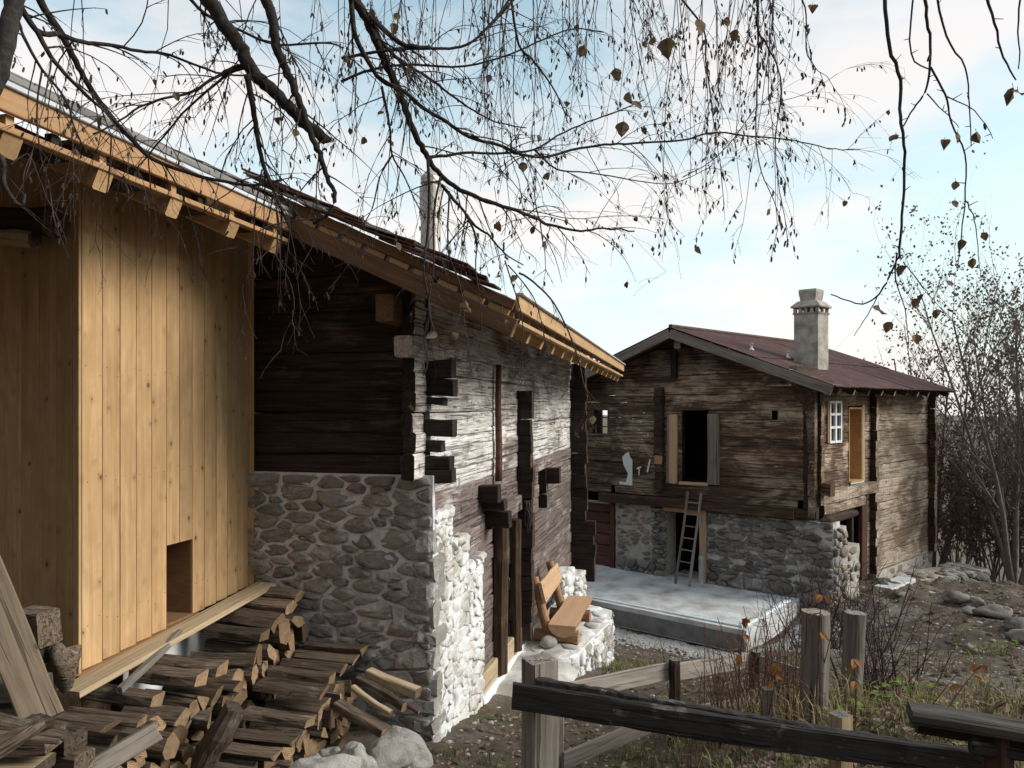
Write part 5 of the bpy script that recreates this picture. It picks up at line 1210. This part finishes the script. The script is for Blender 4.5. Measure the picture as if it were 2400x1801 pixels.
# ================================================================== TREES AT THE RIGHT
def tree(label, x, y, h, nst, spread, leafden, rs, leafm, r0=.05, twig=1.):
    z = gz(x, y); T_ = thing('bare_tree', W(x, y, z), label, 'tree', 'leafless trees right of the farmhouse'); m = MB(); tw = MB(); lm = MB()
    def grow(o, d, L, r, lev):
        n = 7 if lev < 2 else 5
        pts = curved(o, d, L, n, -.03 if lev else -.012, .045 if lev == 0 else .09, rs)
        rr = [r*(1-.75*i/n) for i in range(n+1)]
        (m if lev == 0 else tw).tube(pts, rr, 6 if lev == 0 else (4 if lev == 1 else 3), cap=False)
        if lev >= 1 and leafden:
            for i in range(1, n+1):
                if rs.random() < leafden*(.55 if lev > 1 else .25):
                    for q in range(rs.choice((1, 1, 2))):
                        c_ = pts[i]+Vector((rs.gauss(0, .05), rs.gauss(0, .05), rs.gauss(-.03, .04))); s_ = rs.uniform(.03, .062)
                        a = Vector((rs.gauss(0, .5), rs.gauss(0, .5), -1)).normalized()*s_; b_ = Vector((rs.gauss(0, 1), rs.gauss(0, 1), rs.gauss(0, .3))).normalized()*s_*.75
                        k = len(lm.v); lm.v += [c_, c_+a*.7+b_, c_+a*1.8, c_+a*.7-b_]; lm.f.append((k, k+1, k+2, k+3)); lm.mi.append(0)
        if lev < 3:
            cnt = int((12, 7, 3)[lev]*twig)
            for k in range(cnt):
                i = rs.randrange(2 if lev == 0 else 1, n+1); dd = (pts[i]-pts[i-1]).normalized(); a = rs.uniform(0, 6.28)
                sd = dd.orthogonal().normalized(); sd = Matrix.Rotation(a, 3, dd)@sd
                grow(pts[i], dd*.9+sd*rs.uniform(.5, .9)+UP*.25, L*rs.uniform(.26, .46), rr[i]*.55, lev+1)
    for k in range(nst):
        a = 6.28*k/nst+rs.uniform(-.4, .4); grow(W(x+math.cos(a)*.12, y+math.sin(a)*.12, z-.1), (math.cos(a)*spread*rs.uniform(.4, 1.2), math.sin(a)*spread*rs.uniform(.4, 1.2), 1), h*rs.uniform(.72, 1.05), r0*rs.uniform(.7, 1.2), 0)
    m.obj('trunk', M_tree, T_, smooth=True); cr = tw.obj('crown', M_tree, T_)
    if lm.v: tag(lm.obj('leaves', leafm, T_), None, kind='stuff')
    return T_
rs = random.Random(31)
tree('tall multi-stemmed tree with sparse brown leaves, nearest to the farmhouse wall end', 12.9, 18.6, 7.9, 6, .24, .42, rs, M_leafd, .075)
tree('multi-stemmed tree with brown leaves at the right edge behind the dry stone wall', 14.6, 19.6, 7.4, 7, .26, .42, rs, M_leafd, .07)
tree('thicket tree rising directly behind the farmhouse roof end', 12.8, 22.0, 7.6, 6, .22, .35, rs, M_leafd, .06)
tree('slender tree partly hidden behind the taller right edge tree', 16.2, 22.5, 7.8, 7, .24, .3, rs, M_leafd, .06)
tree('dense grey thicket tree leaning out at the far right edge', 18.8, 24.5, 8.0, 7, .28, .25, rs, M_leafd, .06)
tree('low dark thicket clump between the two nearest trees', 14.0, 21.4, 4.2, 7, .35, .3, rs, M_leafd, .035, 1.1)
tree('low dark thicket clump at the right edge in front of the far trees', 16.6, 20.6, 3.8, 7, .38, .3, rs, M_leafd, .035, 1.1)
tree('low thicket clump just behind the farmhouse far corner', 12.4, 20.3, 3.6, 7, .3, .3, rs, M_leafd, .03, 1.1)
tree('dark thicket backdrop clump farthest behind the farmhouse corner', 15.0, 26.5, 5.4, 7, .4, .3, rs, M_leafd, .04, 1.1)
tree('dark thicket backdrop clump farthest at the right edge', 20.5, 27.5, 6.0, 7, .4, .3, rs, M_leafd, .04, 1.1)
tree('knee-high bare thicket just right of the farmhouse far corner', 13.4, 19.9, 2.6, 8, .5, .35, rs, M_leafd, .025)
tree('bare bushy thicket behind the right end of the dry stone wall', 15.6, 20.3, 2.8, 8, .5, .35, rs, M_leafd, .025)
tree('bare bushy thicket at the right edge below the tall trees', 17.8, 21.5, 3.0, 8, .5, .35, rs, M_leafd, .025)
tree('brushwood clump filling the gap behind the farmhouse far corner', 14.2, 28.5, 5.5, 14, .5, .15, rs, M_leafd, .03, .7)
tree('brushwood clump behind the right edge trees, left half', 18.6, 30.0, 6.0, 14, .5, .15, rs, M_leafd, .03, .7)
tree('brushwood clump behind the right edge trees, right half', 22.8, 30.0, 6.0, 14, .5, .15, rs, M_leafd, .03, .7)
tree('thin leafless sapling showing over the roof right of the chimney', 9.5, 24.5, 7.2, 2, .12, 0, rs, M_leafd, .035, .8)

# ================================================================== OVERHANGING BIRCH
BT = thing('birch_tree', W(-2.3, 1.7, gz(-2.3, 1.7)), 'overhanging birch with dark limbs, drooping twigs, catkins and few brown leaves', 'tree')
rs = random.Random(99)
m = MB(); tr0 = W(-2.3, 1.7, gz(-2.3, 1.7)-.1)
TOPT = W(-2.0, 2.0, 3.6)
m.tube([tr0, W(-2.32, 1.68, -.6), W(-2.25, 1.75, 1.0), W(-2.1, 1.9, 2.6), TOPT, W(-1.8, 2.1, 5.0)], [.2, .17, .15, .13, .11, .06], 12); m.obj('trunk', M_bark, BT, smooth=True)
def cr(off, pts, s=2.765): return [(off[0]+x/s, off[1]+y/s) for x, y in pts]
c1, c2, c3, c6, c5, c4 = (0, 0), (800, 0), (1600, 0), (1600, 600), (800, 600), (0, 600)
LIMBS = [ # points in the picture plane, depths (start, end), radii in m (start, end)
 (cr(c1, [(150, -120), (100, 0), (60, 150), (20, 380), (-40, 560), (-140, 760)]), 2.7, 2.6, .032, .028, 1),
 (cr(c1, [(230, -60), (290, 60), (400, 220), (490, 400), (570, 540), (720, 760), (830, 880), (960, 1010), (1150, 1100), (1400, 1170), (1640, 1200), (1830, 1165)]), 3.0, 3.5, .017, .006, 0),
 (cr(c1, [(110, 10), (240, 200), (380, 225), (530, 270), (700, 290), (900, 330), (1100, 360), (1400, 470), (1600, 490)]), 2.8, 3.4, .013, .004, 0),
 (cr(c1, [(240, 200), (330, 370), (450, 510), (560, 620), (700, 740), (820, 860)]), 2.85, 3.1, .011, .004, 0),
 (cr(c1, [(100, 60), (150, 230), (270, 450), (420, 640), (480, 820), (560, 1000)]), 2.8, 3.0, .008, .003, 0),
 (cr(c1, [(1290, -120), (1350, 0), (1480, 200), (1570, 330), (1640, 480), (1750, 570), (1870, 690), (1960, 790), (2050, 850), (2120, 920)]), 3.2, 3.4, .036, .024, 0),
 (cr(c1, [(1690, -120), (1720, 0), (1770, 130), (1790, 300), (1850, 450), (1900, 560), (1960, 720), (2030, 900), (2080, 1030), (2120, 1150), (2170, 1280), (2120, 1390), (2030, 1450)]), 3.1, 3.3, .026, .007, 0),
 (cr(c1, [(1600, 490), (1640, 700), (1670, 900), (1720, 1120), (1790, 1280), (1880, 1480)]), 3.25, 3.45, .015, .006, 0),
 (cr(c1, [(1620, 420), (1510, 440), (1400, 500), (1240, 600), (1060, 640), (900, 700), (740, 810), (600, 870)]), 3.3, 3.1, .009, .003, 0),
 (cr(c1, [(1620, 430), (1500, 470), (1380, 560), (1220, 700), (1080, 860), (960, 1010), (870, 1110)]), 3.3, 3.5, .008, .003, 0),
 (cr(c1, [(1200, -40), (1330, 90), (1560, 200), (1800, 290), (2100, 280), (2230, 310)]), 3.4, 3.6, .009, .004, 0),
 (cr(c2, [(50, -90), (90, 0), (160, 120), (220, 250), (300, 430), (380, 600), (430, 750), (500, 920), (560, 1020), (620, 1110), (730, 1210), (900, 1290), (1090, 1350), (1250, 1410), (1350, 1460), (1550, 1500), (1700, 1480), (1900, 1500)]), 3.2, 4.0, .026, .004, 0),
 (cr(c2, [(560, 1020), (680, 1010), (820, 990), (1000, 995), (1250, 970), (1400, 880), (1600, 790), (1800, 720), (1960, 650)]), 3.6, 4.0, .009, .003, 0),
 (cr(c2, [(210, 150), (280, 300), (420, 420), (560, 500), (700, 610), (860, 720), (1000, 790), (1200, 830)]), 3.3, 3.8, .010, .003, 0),
 (cr(c2, [(50, -40), (60, 0), (90, 230), (160, 380), (260, 520), (400, 590), (520, 690), (680, 790), (830, 890), (1020, 940), (1160, 1000), (1320, 1020), (1500, 970), (1700, 940), (1900, 930), (2200, 910), (2420, 860), (2700, 890), (2890, 905), (3060, 940), (3200, 970), (3360, 970)]), 3.1, 4.2, .013, .0025, 0),
 (cr(c2, [(0, 380), (300, 330), (560, 315), (700, 315), (850, 270), (1000, 120), (1100, -20)]), 3.3, 3.5, .007, .006, 0),
 (cr(c2, [(0, 530), (200, 450), (450, 420), (800, 430), (1100, 350), (1300, 260), (1500, 190), (1700, 210)]), 3.3, 3.7, .007, .003, 0),
 (cr(c2, [(1100, -20), (1150, 290), (1250, 400), (1400, 620), (1470, 800)]), 3.4, 3.6, .007, .003, 0),
 (cr(c2, [(180, 90), (290, 210), (400, 290), (480, 305), (575, 305)]), 3.25, 3.3, .013, .009, 0),
 (cr(c2, [(650, 1200), (730, 1300), (800, 1380), (860, 1500), (880, 1600)]), 3.65, 3.7, .009, .005, 0),
 (cr(c2, [(810, 1390), (870, 1470), (950, 1520), (1010, 1590), (1080, 1660), (1180, 1720)]), 3.7, 3.8, .008, .003, 0),
 (cr(c2, [(260, 560), (310, 800), (330, 1000), (400, 1130), (470, 1280), (540, 1420)]), 3.3, 3.5, .007, .002, 0),
 (cr(c2, [(330, 1000), (250, 1150), (200, 1350), (120, 1500), (80, 1660)]), 3.4, 3.4, .005, .002, 0),
 (cr(c2, [(1250, 970), (1400, 1100), (1600, 1120), (1900, 1170), (2150, 1190), (2400, 1080)]), 3.8, 4.2, .006, .002, 0),
 (cr(c2, [(1090, 1350), (1300, 1380), (1500, 1420), (1800, 1400), (2100, 1420)]), 3.9, 4.2, .004, .0015, 0),
 (cr(c2, [(1000, 130), (1100, 20), (1180, -80)]), 3.5, 3.5, .006, .007, 0),
 (cr(c3, [(-60, -60), (130, 180), (150, 400), (190, 700), (210, 860), (240, 1050), (270, 1330)]), 3.2, 3.4, .005, .0015, 2),
 (cr(c3, [(490, -60), (485, 180), (540, 280), (610, 420), (640, 600), (600, 900), (620, 1180), (660, 1400), (680, 1560)]), 3.0, 3.2, .005, .0015, 2),
 (cr(c3, [(480, -60), (490, 300), (480, 600), (475, 900), (510, 1120), (590, 1300), (640, 1480)]), 3.1, 3.2, .005, .0015, 2),
 (cr(c3, [(760, -60), (800, 100), (800, 320), (860, 440), (940, 500)]), 3.0, 3.0, .004, .0012, 2),
 (cr(c3, [(0, 1150), (180, 1050), (330, 900), (480, 690), (540, 680), (770, 620), (900, 550), (1000, 480)]), 4.1, 4.2, .003, .0015, 0),
 (cr(c3, [(1320, -80), (1310, 0), (1340, 300), (1410, 520), (1410, 760), (1430, 900), (1440, 1100), (1420, 1400), (1400, 1660)])+cr(c6, [(1390, 20), (1330, 150), (1270, 250), (1200, 300), (1120, 310), (960, 250)]), 2.1, 2.15, .0062, .0018, 3),
 (cr(c6, [(1270, 250), (1200, 380), (1110, 520)]), 2.15, 2.15, .002, .001, 0),
 (cr(c3, [(1570, -80), (1580, 100), (1605, 260), (1600, 440), (1570, 600), (1500, 700), (1430, 820)]), 2.1, 2.15, .0055, .0022, 3),
 (cr(c3, [(1605, 440), (1700, 620), (1740, 790), (1830, 1000), (1830, 1300), (1800, 1600), (1780, 1760)]), 2.1, 2.2, .0035, .0015, 3),
 (cr(c3, [(1630, -60), (1710, 230), (1830, 440), (1860, 680), (1870, 950)]), 2.2, 2.2, .004, .0015, 3),
 (cr(c3, [(1500, -60), (1480, 350), (1600, 450)]), 2.1, 2.1, .003, .002, 3),
 (cr(c3, [(1830, 1300), (1890, 1430), (1910, 1600), (1930, 1800)]), 2.2, 2.2, .0022, .001, 3),
 (cr(c3, [(1580, 610), (1690, 720), (1790, 830)]), 2.15, 2.15, .0022, .001, 3),
 (cr(c3, [(1700, 620), (1890, 720), (2010, 900)]), 2.15, 2.15, .0022, .001, 3),
 (cr(c3, [(1950, -60), (2020, 150), (2080, 370), (2160, 520)]), 2.0, 2.0, .0045, .002, 3),
 (cr(c3, [(2190, -60), (2180, 200), (2175, 450)]), 2.0, 2.0, .003, .0015, 3),
 (cr(c6, [(1390, -20), (1380, 150), (1440, 350), (1465, 600)]), 2.15, 2.2, .003, .001, 3),
 (cr(c6, [(1430, 40), (1500, 130), (1580, 230), (1620, 300)]), 2.15, 2.2, .002, .001, 3),
 (cr(c2, [(560, 1020), (570, 1250), (560, 1500), (540, 1660)])+cr(c5, [(535, 120), (570, 330), (545, 480), (540, 560), (560, 680), (530, 780)]), 3.5, 3.35, .008, .003, 4),
 (cr(c2, [(640, 1150), (600, 1400), (600, 1660)])+cr(c5, [(590, 150), (565, 330), (600, 480), (640, 590), (720, 610)]), 3.5, 3.35, .006, .002, 4),
 (cr(c2, [(700, 1240), (690, 1500), (700, 1660)])+cr(c5, [(760, 160), (790, 300), (800, 450), (830, 640), (840, 760)]), 3.6, 3.45, .005, .0015, 4),
 (cr(c5, [(880, -60), (870, 60), (880, 160), (900, 280), (905, 400), (915, 520)]), 3.6, 3.5, .004, .0015, 4),
 (cr(c5, [(1080, 60), (1150, 140), (1240, 260), (1290, 400), (1330, 600), (1350, 720)]), 3.7, 3.7, .004, .0015, 4),
 (cr(c5, [(1060, 30), (1100, 160), (1160, 350), (1180, 520), (1170, 640), (1165, 760), (1150, 820)]), 3.6, 3.6, .004, .0015, 4),
 (cr(c5, [(1150, 110), (1220, 150), (1330, 250), (1420, 380), (1520, 620), (1555, 760), (1575, 850), (1620, 960), (1590, 1040), (1640, 1120)]), 3.7, 3.7, .006, .002, 4),
 (cr(c5, [(1575, 850), (1600, 1000), (1560, 1080)]), 3.7, 3.7, .003, .0015, 4),
 (cr(c1, [(1790, 1280), (1800, 1500), (1790, 1660)])+cr(c4, [(1790, 0), (1890, 200), (1900, 380), (1840, 520), (1815, 630)]), 3.4, 3.3, .0045, .0015, 4),
 (cr(c1, [(1700, 1100), (1650, 1400), (1640, 1660)])+cr(c4, [(1610, 120), (1570, 220), (1590, 400), (1525, 550)]), 3.4, 3.3, .0045, .0015, 4),
 (cr(c4, [(1880, -180), (1870, -40), (1910, 20), (1990, 180), (2010, 340)]), 3.4, 3.4, .003, .0012, 4),
 (cr(c1, [(720, 880), (700, 1200), (640, 1350), (620, 1560), (660, 1640)]), 3.2, 3.2, .004, .0012, 4),
 (cr(c1, [(960, 1020), (980, 1250), (1010, 1450), (1000, 1640)]), 3.3, 3.3, .004, .0012, 4),
 (cr(c1, [(270, 450), (240, 700), (260, 1000), (320, 1200), (360, 1450), (440, 1380)]), 3.0, 3.0, .0045, .0012, 4),
 (cr(c1, [(-40, 980), (20, 1050), (30, 1200), (100, 1310), (150, 1330), (160, 1260)]), 2.8, 2.8, .012, .005, 4),
 (cr(c1, [(60, 1080), (180, 1000), (250, 1150), (330, 1330), (440, 1390)]), 2.8, 2.9, .004, .0012, 4),
]
tw = MB(); cat = MB(); L3 = []
def catkin(o, rs, s=1.):
    L, r = rs.uniform(.018, .028)*s, rs.uniform(.0036, .005)*s; d = Vector((rs.gauss(0, .25), rs.gauss(0, .25), -1)).normalized()
    cat.tube([o, o+d*L*.2, o+d*L*.7, o+d*L], [r*.5, r, r*.95, r*.4], 5)
LEAVES = []
def twig(o, d, L, r, rs, lev, droop, cprob):
    n = 7 if lev == 0 else 4
    pts = curved(o, d, L, n, droop, .10, rs); tw.tube(pts, [max(.0007, r*(1-.7*i/n)) for i in range(n+1)], 4 if lev == 0 else 3, cap=False)
    if lev < 2:
        for k in range(rs.randrange(2, 5) if lev == 0 else rs.randrange(0, 3)):
            i = rs.randrange(1, n+1); dd = (pts[i]-pts[i-1]).normalized()
            twig(pts[i], dd+Vector((rs.gauss(0, .6), rs.gauss(0, .6), rs.gauss(-.1, .35))), L*rs.uniform(.22, .5), r*.6, rs, lev+1, droop, cprob)
    for i in range(1, n+1):                      # buds
        if rs.random() < .5:
            dd = Vector((rs.gauss(0, 1), rs.gauss(0, 1), -.2)).normalized()*.007; tw.tube([pts[i], pts[i]+dd], [.0013, .0006], 3, cap=False)
        if rs.random() < cprob: catkin(pts[i]+Vector((rs.gauss(0, .006), rs.gauss(0, .006), -.004)), rs)
    if rs.random() < .035: LEAVES.append((pts[-1], rs.uniform(.03, .05)))
def p3(uv, Y): return at(uv[0], uv[1], Y)
for li, (pts, y0, y1, r0, r1, mode) in enumerate(LIMBS):
    n = len(pts); q = [p3(pt, y0+(y1-y0)*i/(n-1)) for i, pt in enumerate(pts)]
    sm = []                                      # Catmull-Rom smoothing with a little natural wander
    for i in range(n-1):
        a, b_, c_, d = q[max(i-1, 0)], q[i], q[i+1], q[min(i+2, n-1)]
        for k in range(4):
            t = k/4; sm.append(.5*((2*b_)+(c_-a)*t+(2*a-5*b_+4*c_-d)*t*t+(3*b_-a-3*c_+d)*t**3)+Vector((rs.gauss(0, r0*.10), rs.gauss(0, .002), rs.gauss(0, r0*.10))))
    sm.append(q[-1]); N_ = len(sm)
    rad = [r0+(r1-r0)*(i/(N_-1))**.8 for i in range(N_)]
    start_above = pts[0][1] < 0
    if start_above and mode != 3:                # run on to the crown above
        e0 = sm[0]; hub = TOPT+Vector((0, 0, .2)) if e0.x < .3 else W(.6, 2.6, 2.9)
        ex = [hub*(1-t)+e0*t+UP*.25*math.sin(math.pi*t) for t in (0, .25, .5, .75)]
        sm = ex+sm; rad = [r0*1.5, r0*1.35, r0*1.2, r0*1.08]+rad
    elif start_above:
        e0 = sm[0]; hub = W(1.0, 2.1, 1.75); sm = [hub, (hub+e0)/2+UP*.12]+sm; rad = [r0*1.2, r0*1.1]+rad
    m = MB(); m.tube(sm, rad, 10 if r0 > .012 else (7 if r0 > .006 else 5)); m.obj('limb', M_bark if r0 > .006 else M_twig, BT, smooth=True)
    L3.append((sm, rad, mode))
    dens = {0: 14., 1: 2., 2: 18., 3: 15., 4: 13.}[mode]
    for i in range(len(sm)-1):
        sg = (sm[i+1]-sm[i]); l = sg.length; vis = sm[i].z-H < sm[i].y*.56+.12
        if not vis: continue
        for k in range(int(l*dens+rs.random())):
            o = sm[i]+sg*rs.random(); dd = sg.normalized()
            if mode == 3:
                if rs.random() < .75: tw.tube([o, o+Vector((rs.gauss(0, .014), rs.gauss(0, .014), rs.uniform(-.004, .012)))], [.0016, .0009], 4)
                elif rs.random() < .3: catkin(o, rs, .95)
            elif mode == 4: twig(o, dd*.7+Vector((rs.gauss(0, .5), rs.gauss(0, .4), rs.gauss(-.2, .3))), rs.uniform(.06, .26), .0018, rs, 1, .08, .05)
            elif mode == 2:
                twig(o, dd*.6+Vector((rs.gauss(0, .5), rs.gauss(0, .4), -.5)), rs.uniform(.06, .22), .0016, rs, 1, .12, .30)
            else:
                u = i/len(sm); twig(o, dd*.7+Vector((rs.gauss(0, .7), rs.gauss(0, .55), rs.gauss(.0, .5))), rs.uniform(.12, .55), min(.004, rad[min(i, len(rad)-1)]*.5), rs, 0, rs.uniform(.03, .22), .07)
# curtains hanging in from the limbs above the picture
hl = MB(); hl.tube([TOPT+UP*.2, W(-1.0, 2.6, 3.5), W(.6, 2.6, 2.9), W(1.2, 3.0, 2.55), W(2.0, 3.2, 2.3)], [.06, .05, .04, .03, .012], 9); hl.obj('limb', M_bark, BT, smooth=True)
hl = MB(); hl.tube([TOPT, W(-.8, 1.9, 2.7), W(.3, 2.0, 2.05), W(1.0, 2.1, 1.75), W(1.7, 2.2, 1.62)], [.05, .042, .03, .018, .008], 9); hl.obj('limb', M_bark, BT, smooth=True)
for k in range(95):
    zone = rs.random()
    u = rs.uniform(880, 1620) if zone < .62 else (rs.uniform(1580, 1860) if zone < .86 else rs.uniform(150, 880)); Y_ = rs.uniform(3.0, 4.4)
    v0 = rs.uniform(-220, -20); ln = rs.uniform(.35, 1.0) if zone >= .62 and zone < .86 else rs.uniform(.25, .85)
    o = at(u, v0, Y_); n = 10
    pts = curved(o, (rs.gauss(0, .12), rs.gauss(0, .12), -1), ln+.25, n, .05, .07, rs); tw.tube(pts, [.0026-.00016*i for i in range(n+1)], 4, cap=False)
    for i in range(3, n+1):
        for q in range(rs.randrange(0, 3)):
            twig(pts[i], Vector((rs.gauss(0, .6), rs.gauss(0, .5), -.8)), rs.uniform(.05, .22), .0014, rs, 1, .1, .10 if zone < .62 else .22)
# rising thin shoots to the feeding limb so the curtains hang from something
tag(tw.obj('twigs', M_twig, BT), None, kind='stuff')
tag(cat.obj('catkins', M_cat, BT), None, kind='stuff')
def birchleaf(o, L, mat, facing=None):
    m = MB(); d = Vector((rs.gauss(0, .35), rs.gauss(0, .3), -1)).normalized(); nr = (facing or Vector((rs.gauss(0, .8), -1, rs.gauss(0, .5)))).normalized()
    s_ = d.cross(nr).normalized(); u = s_.cross(d); cu = rs.uniform(-.8, .9)
    prof_ = ((0, .03), (.1, .26), (.25, .40), (.42, .43), (.6, .36), (.78, .22), (.9, .1), (1., .0)); b = 0; fd = rs.uniform(-.9, .9)
    for t, k in prof_:
        c_ = o+d*L*t+u*cu*L*t*t; k2 = k*(1+rs.uniform(-.14, .14))
        m.v += [c_+s_*L*k2+u*L*k*(fd+rs.uniform(-.12, .12)), c_+u*L*rs.uniform(-.03, .03), c_-s_*L*k2*rs.uniform(.85, 1.1)+u*L*k*(fd+rs.uniform(-.12, .12))]
    for i in range(len(prof_)-1):
        a = i*3; m.f += [(a, a+1, a+4, a+3), (a+1, a+2, a+5, a+4)]; m.mi += [0, 0]
    m.tube([o-d*L*.3+Vector((rs.gauss(0, .003), 0, 0)), o], .0009, 3, cap=False)
    m.obj('leaf', mat, BT, smooth=False)
for (o, L) in LEAVES[::2][:70]: birchleaf(o, L*.8, M_leaf)
NEAR = [(1565, 90, 1.9, .062), (1442, 160, 2.3, .05), (1372, 105, 2.4, .045), (1475, 215, 2.3, .05), (1500, 240, 2.2, .055), (1462, 285, 2.2, .055), (1640, 45, 2.0, .055), (1765, 105, 2.6, .05), (1722, 70, 2.8, .05), (1705, 40, 2.8, .045),
 (1905, 12, 2.8, .05), (2100, 315, 2.15, .04), (2245, 310, 2.15, .042), (2288, 310, 2.15, .042), (2215, 328, 2.15, .035), (2240, 425, 2.2, .032), (2238, 470, 2.2, .03), (2255, 562, 2.2, .036), (2305, 545, 2.2, .032), (2375, 205, 2.0, .05), (2385, 210, 2.0, .04),
 (2125, 625, 2.15, .045), (2060, 715, 2.15, .05), (2150, 700, 2.2, .036), (2165, 690, 2.2, .03), (2195, 725, 2.2, .036), (2090, 755, 2.2, .042), (2145, 785, 2.2, .042), (2280, 605, 2.2, .036), (2230, 660, 2.2, .03),
 (1018, 775, 3.3, .06), (1090, 705, 3.3, .07), (1060, 780, 3.3, .05), (1200, 645, 3.3, .065), (1225, 380, 3.4, .06), (1282, 405, 3.4, .05), (962, 950, 3.4, .05), (1390, 975, 3.6, .05), (1350, 1015, 3.6, .035), (1330, 885, 3.6, .035), (870, 20, 3.2, .05), (920, 55, 3.2, .055), (855, 322, 3.3, .045), (1470, 660, 3.5, .04)]
for (u, v_, Y_, L) in NEAR:
    birchleaf(at(u, v_, Y_), L*.85, M_leaf if v_ < 1200 else M_leafo, Vector((rs.gauss(0, .5), -1, rs.gauss(0, .4))))
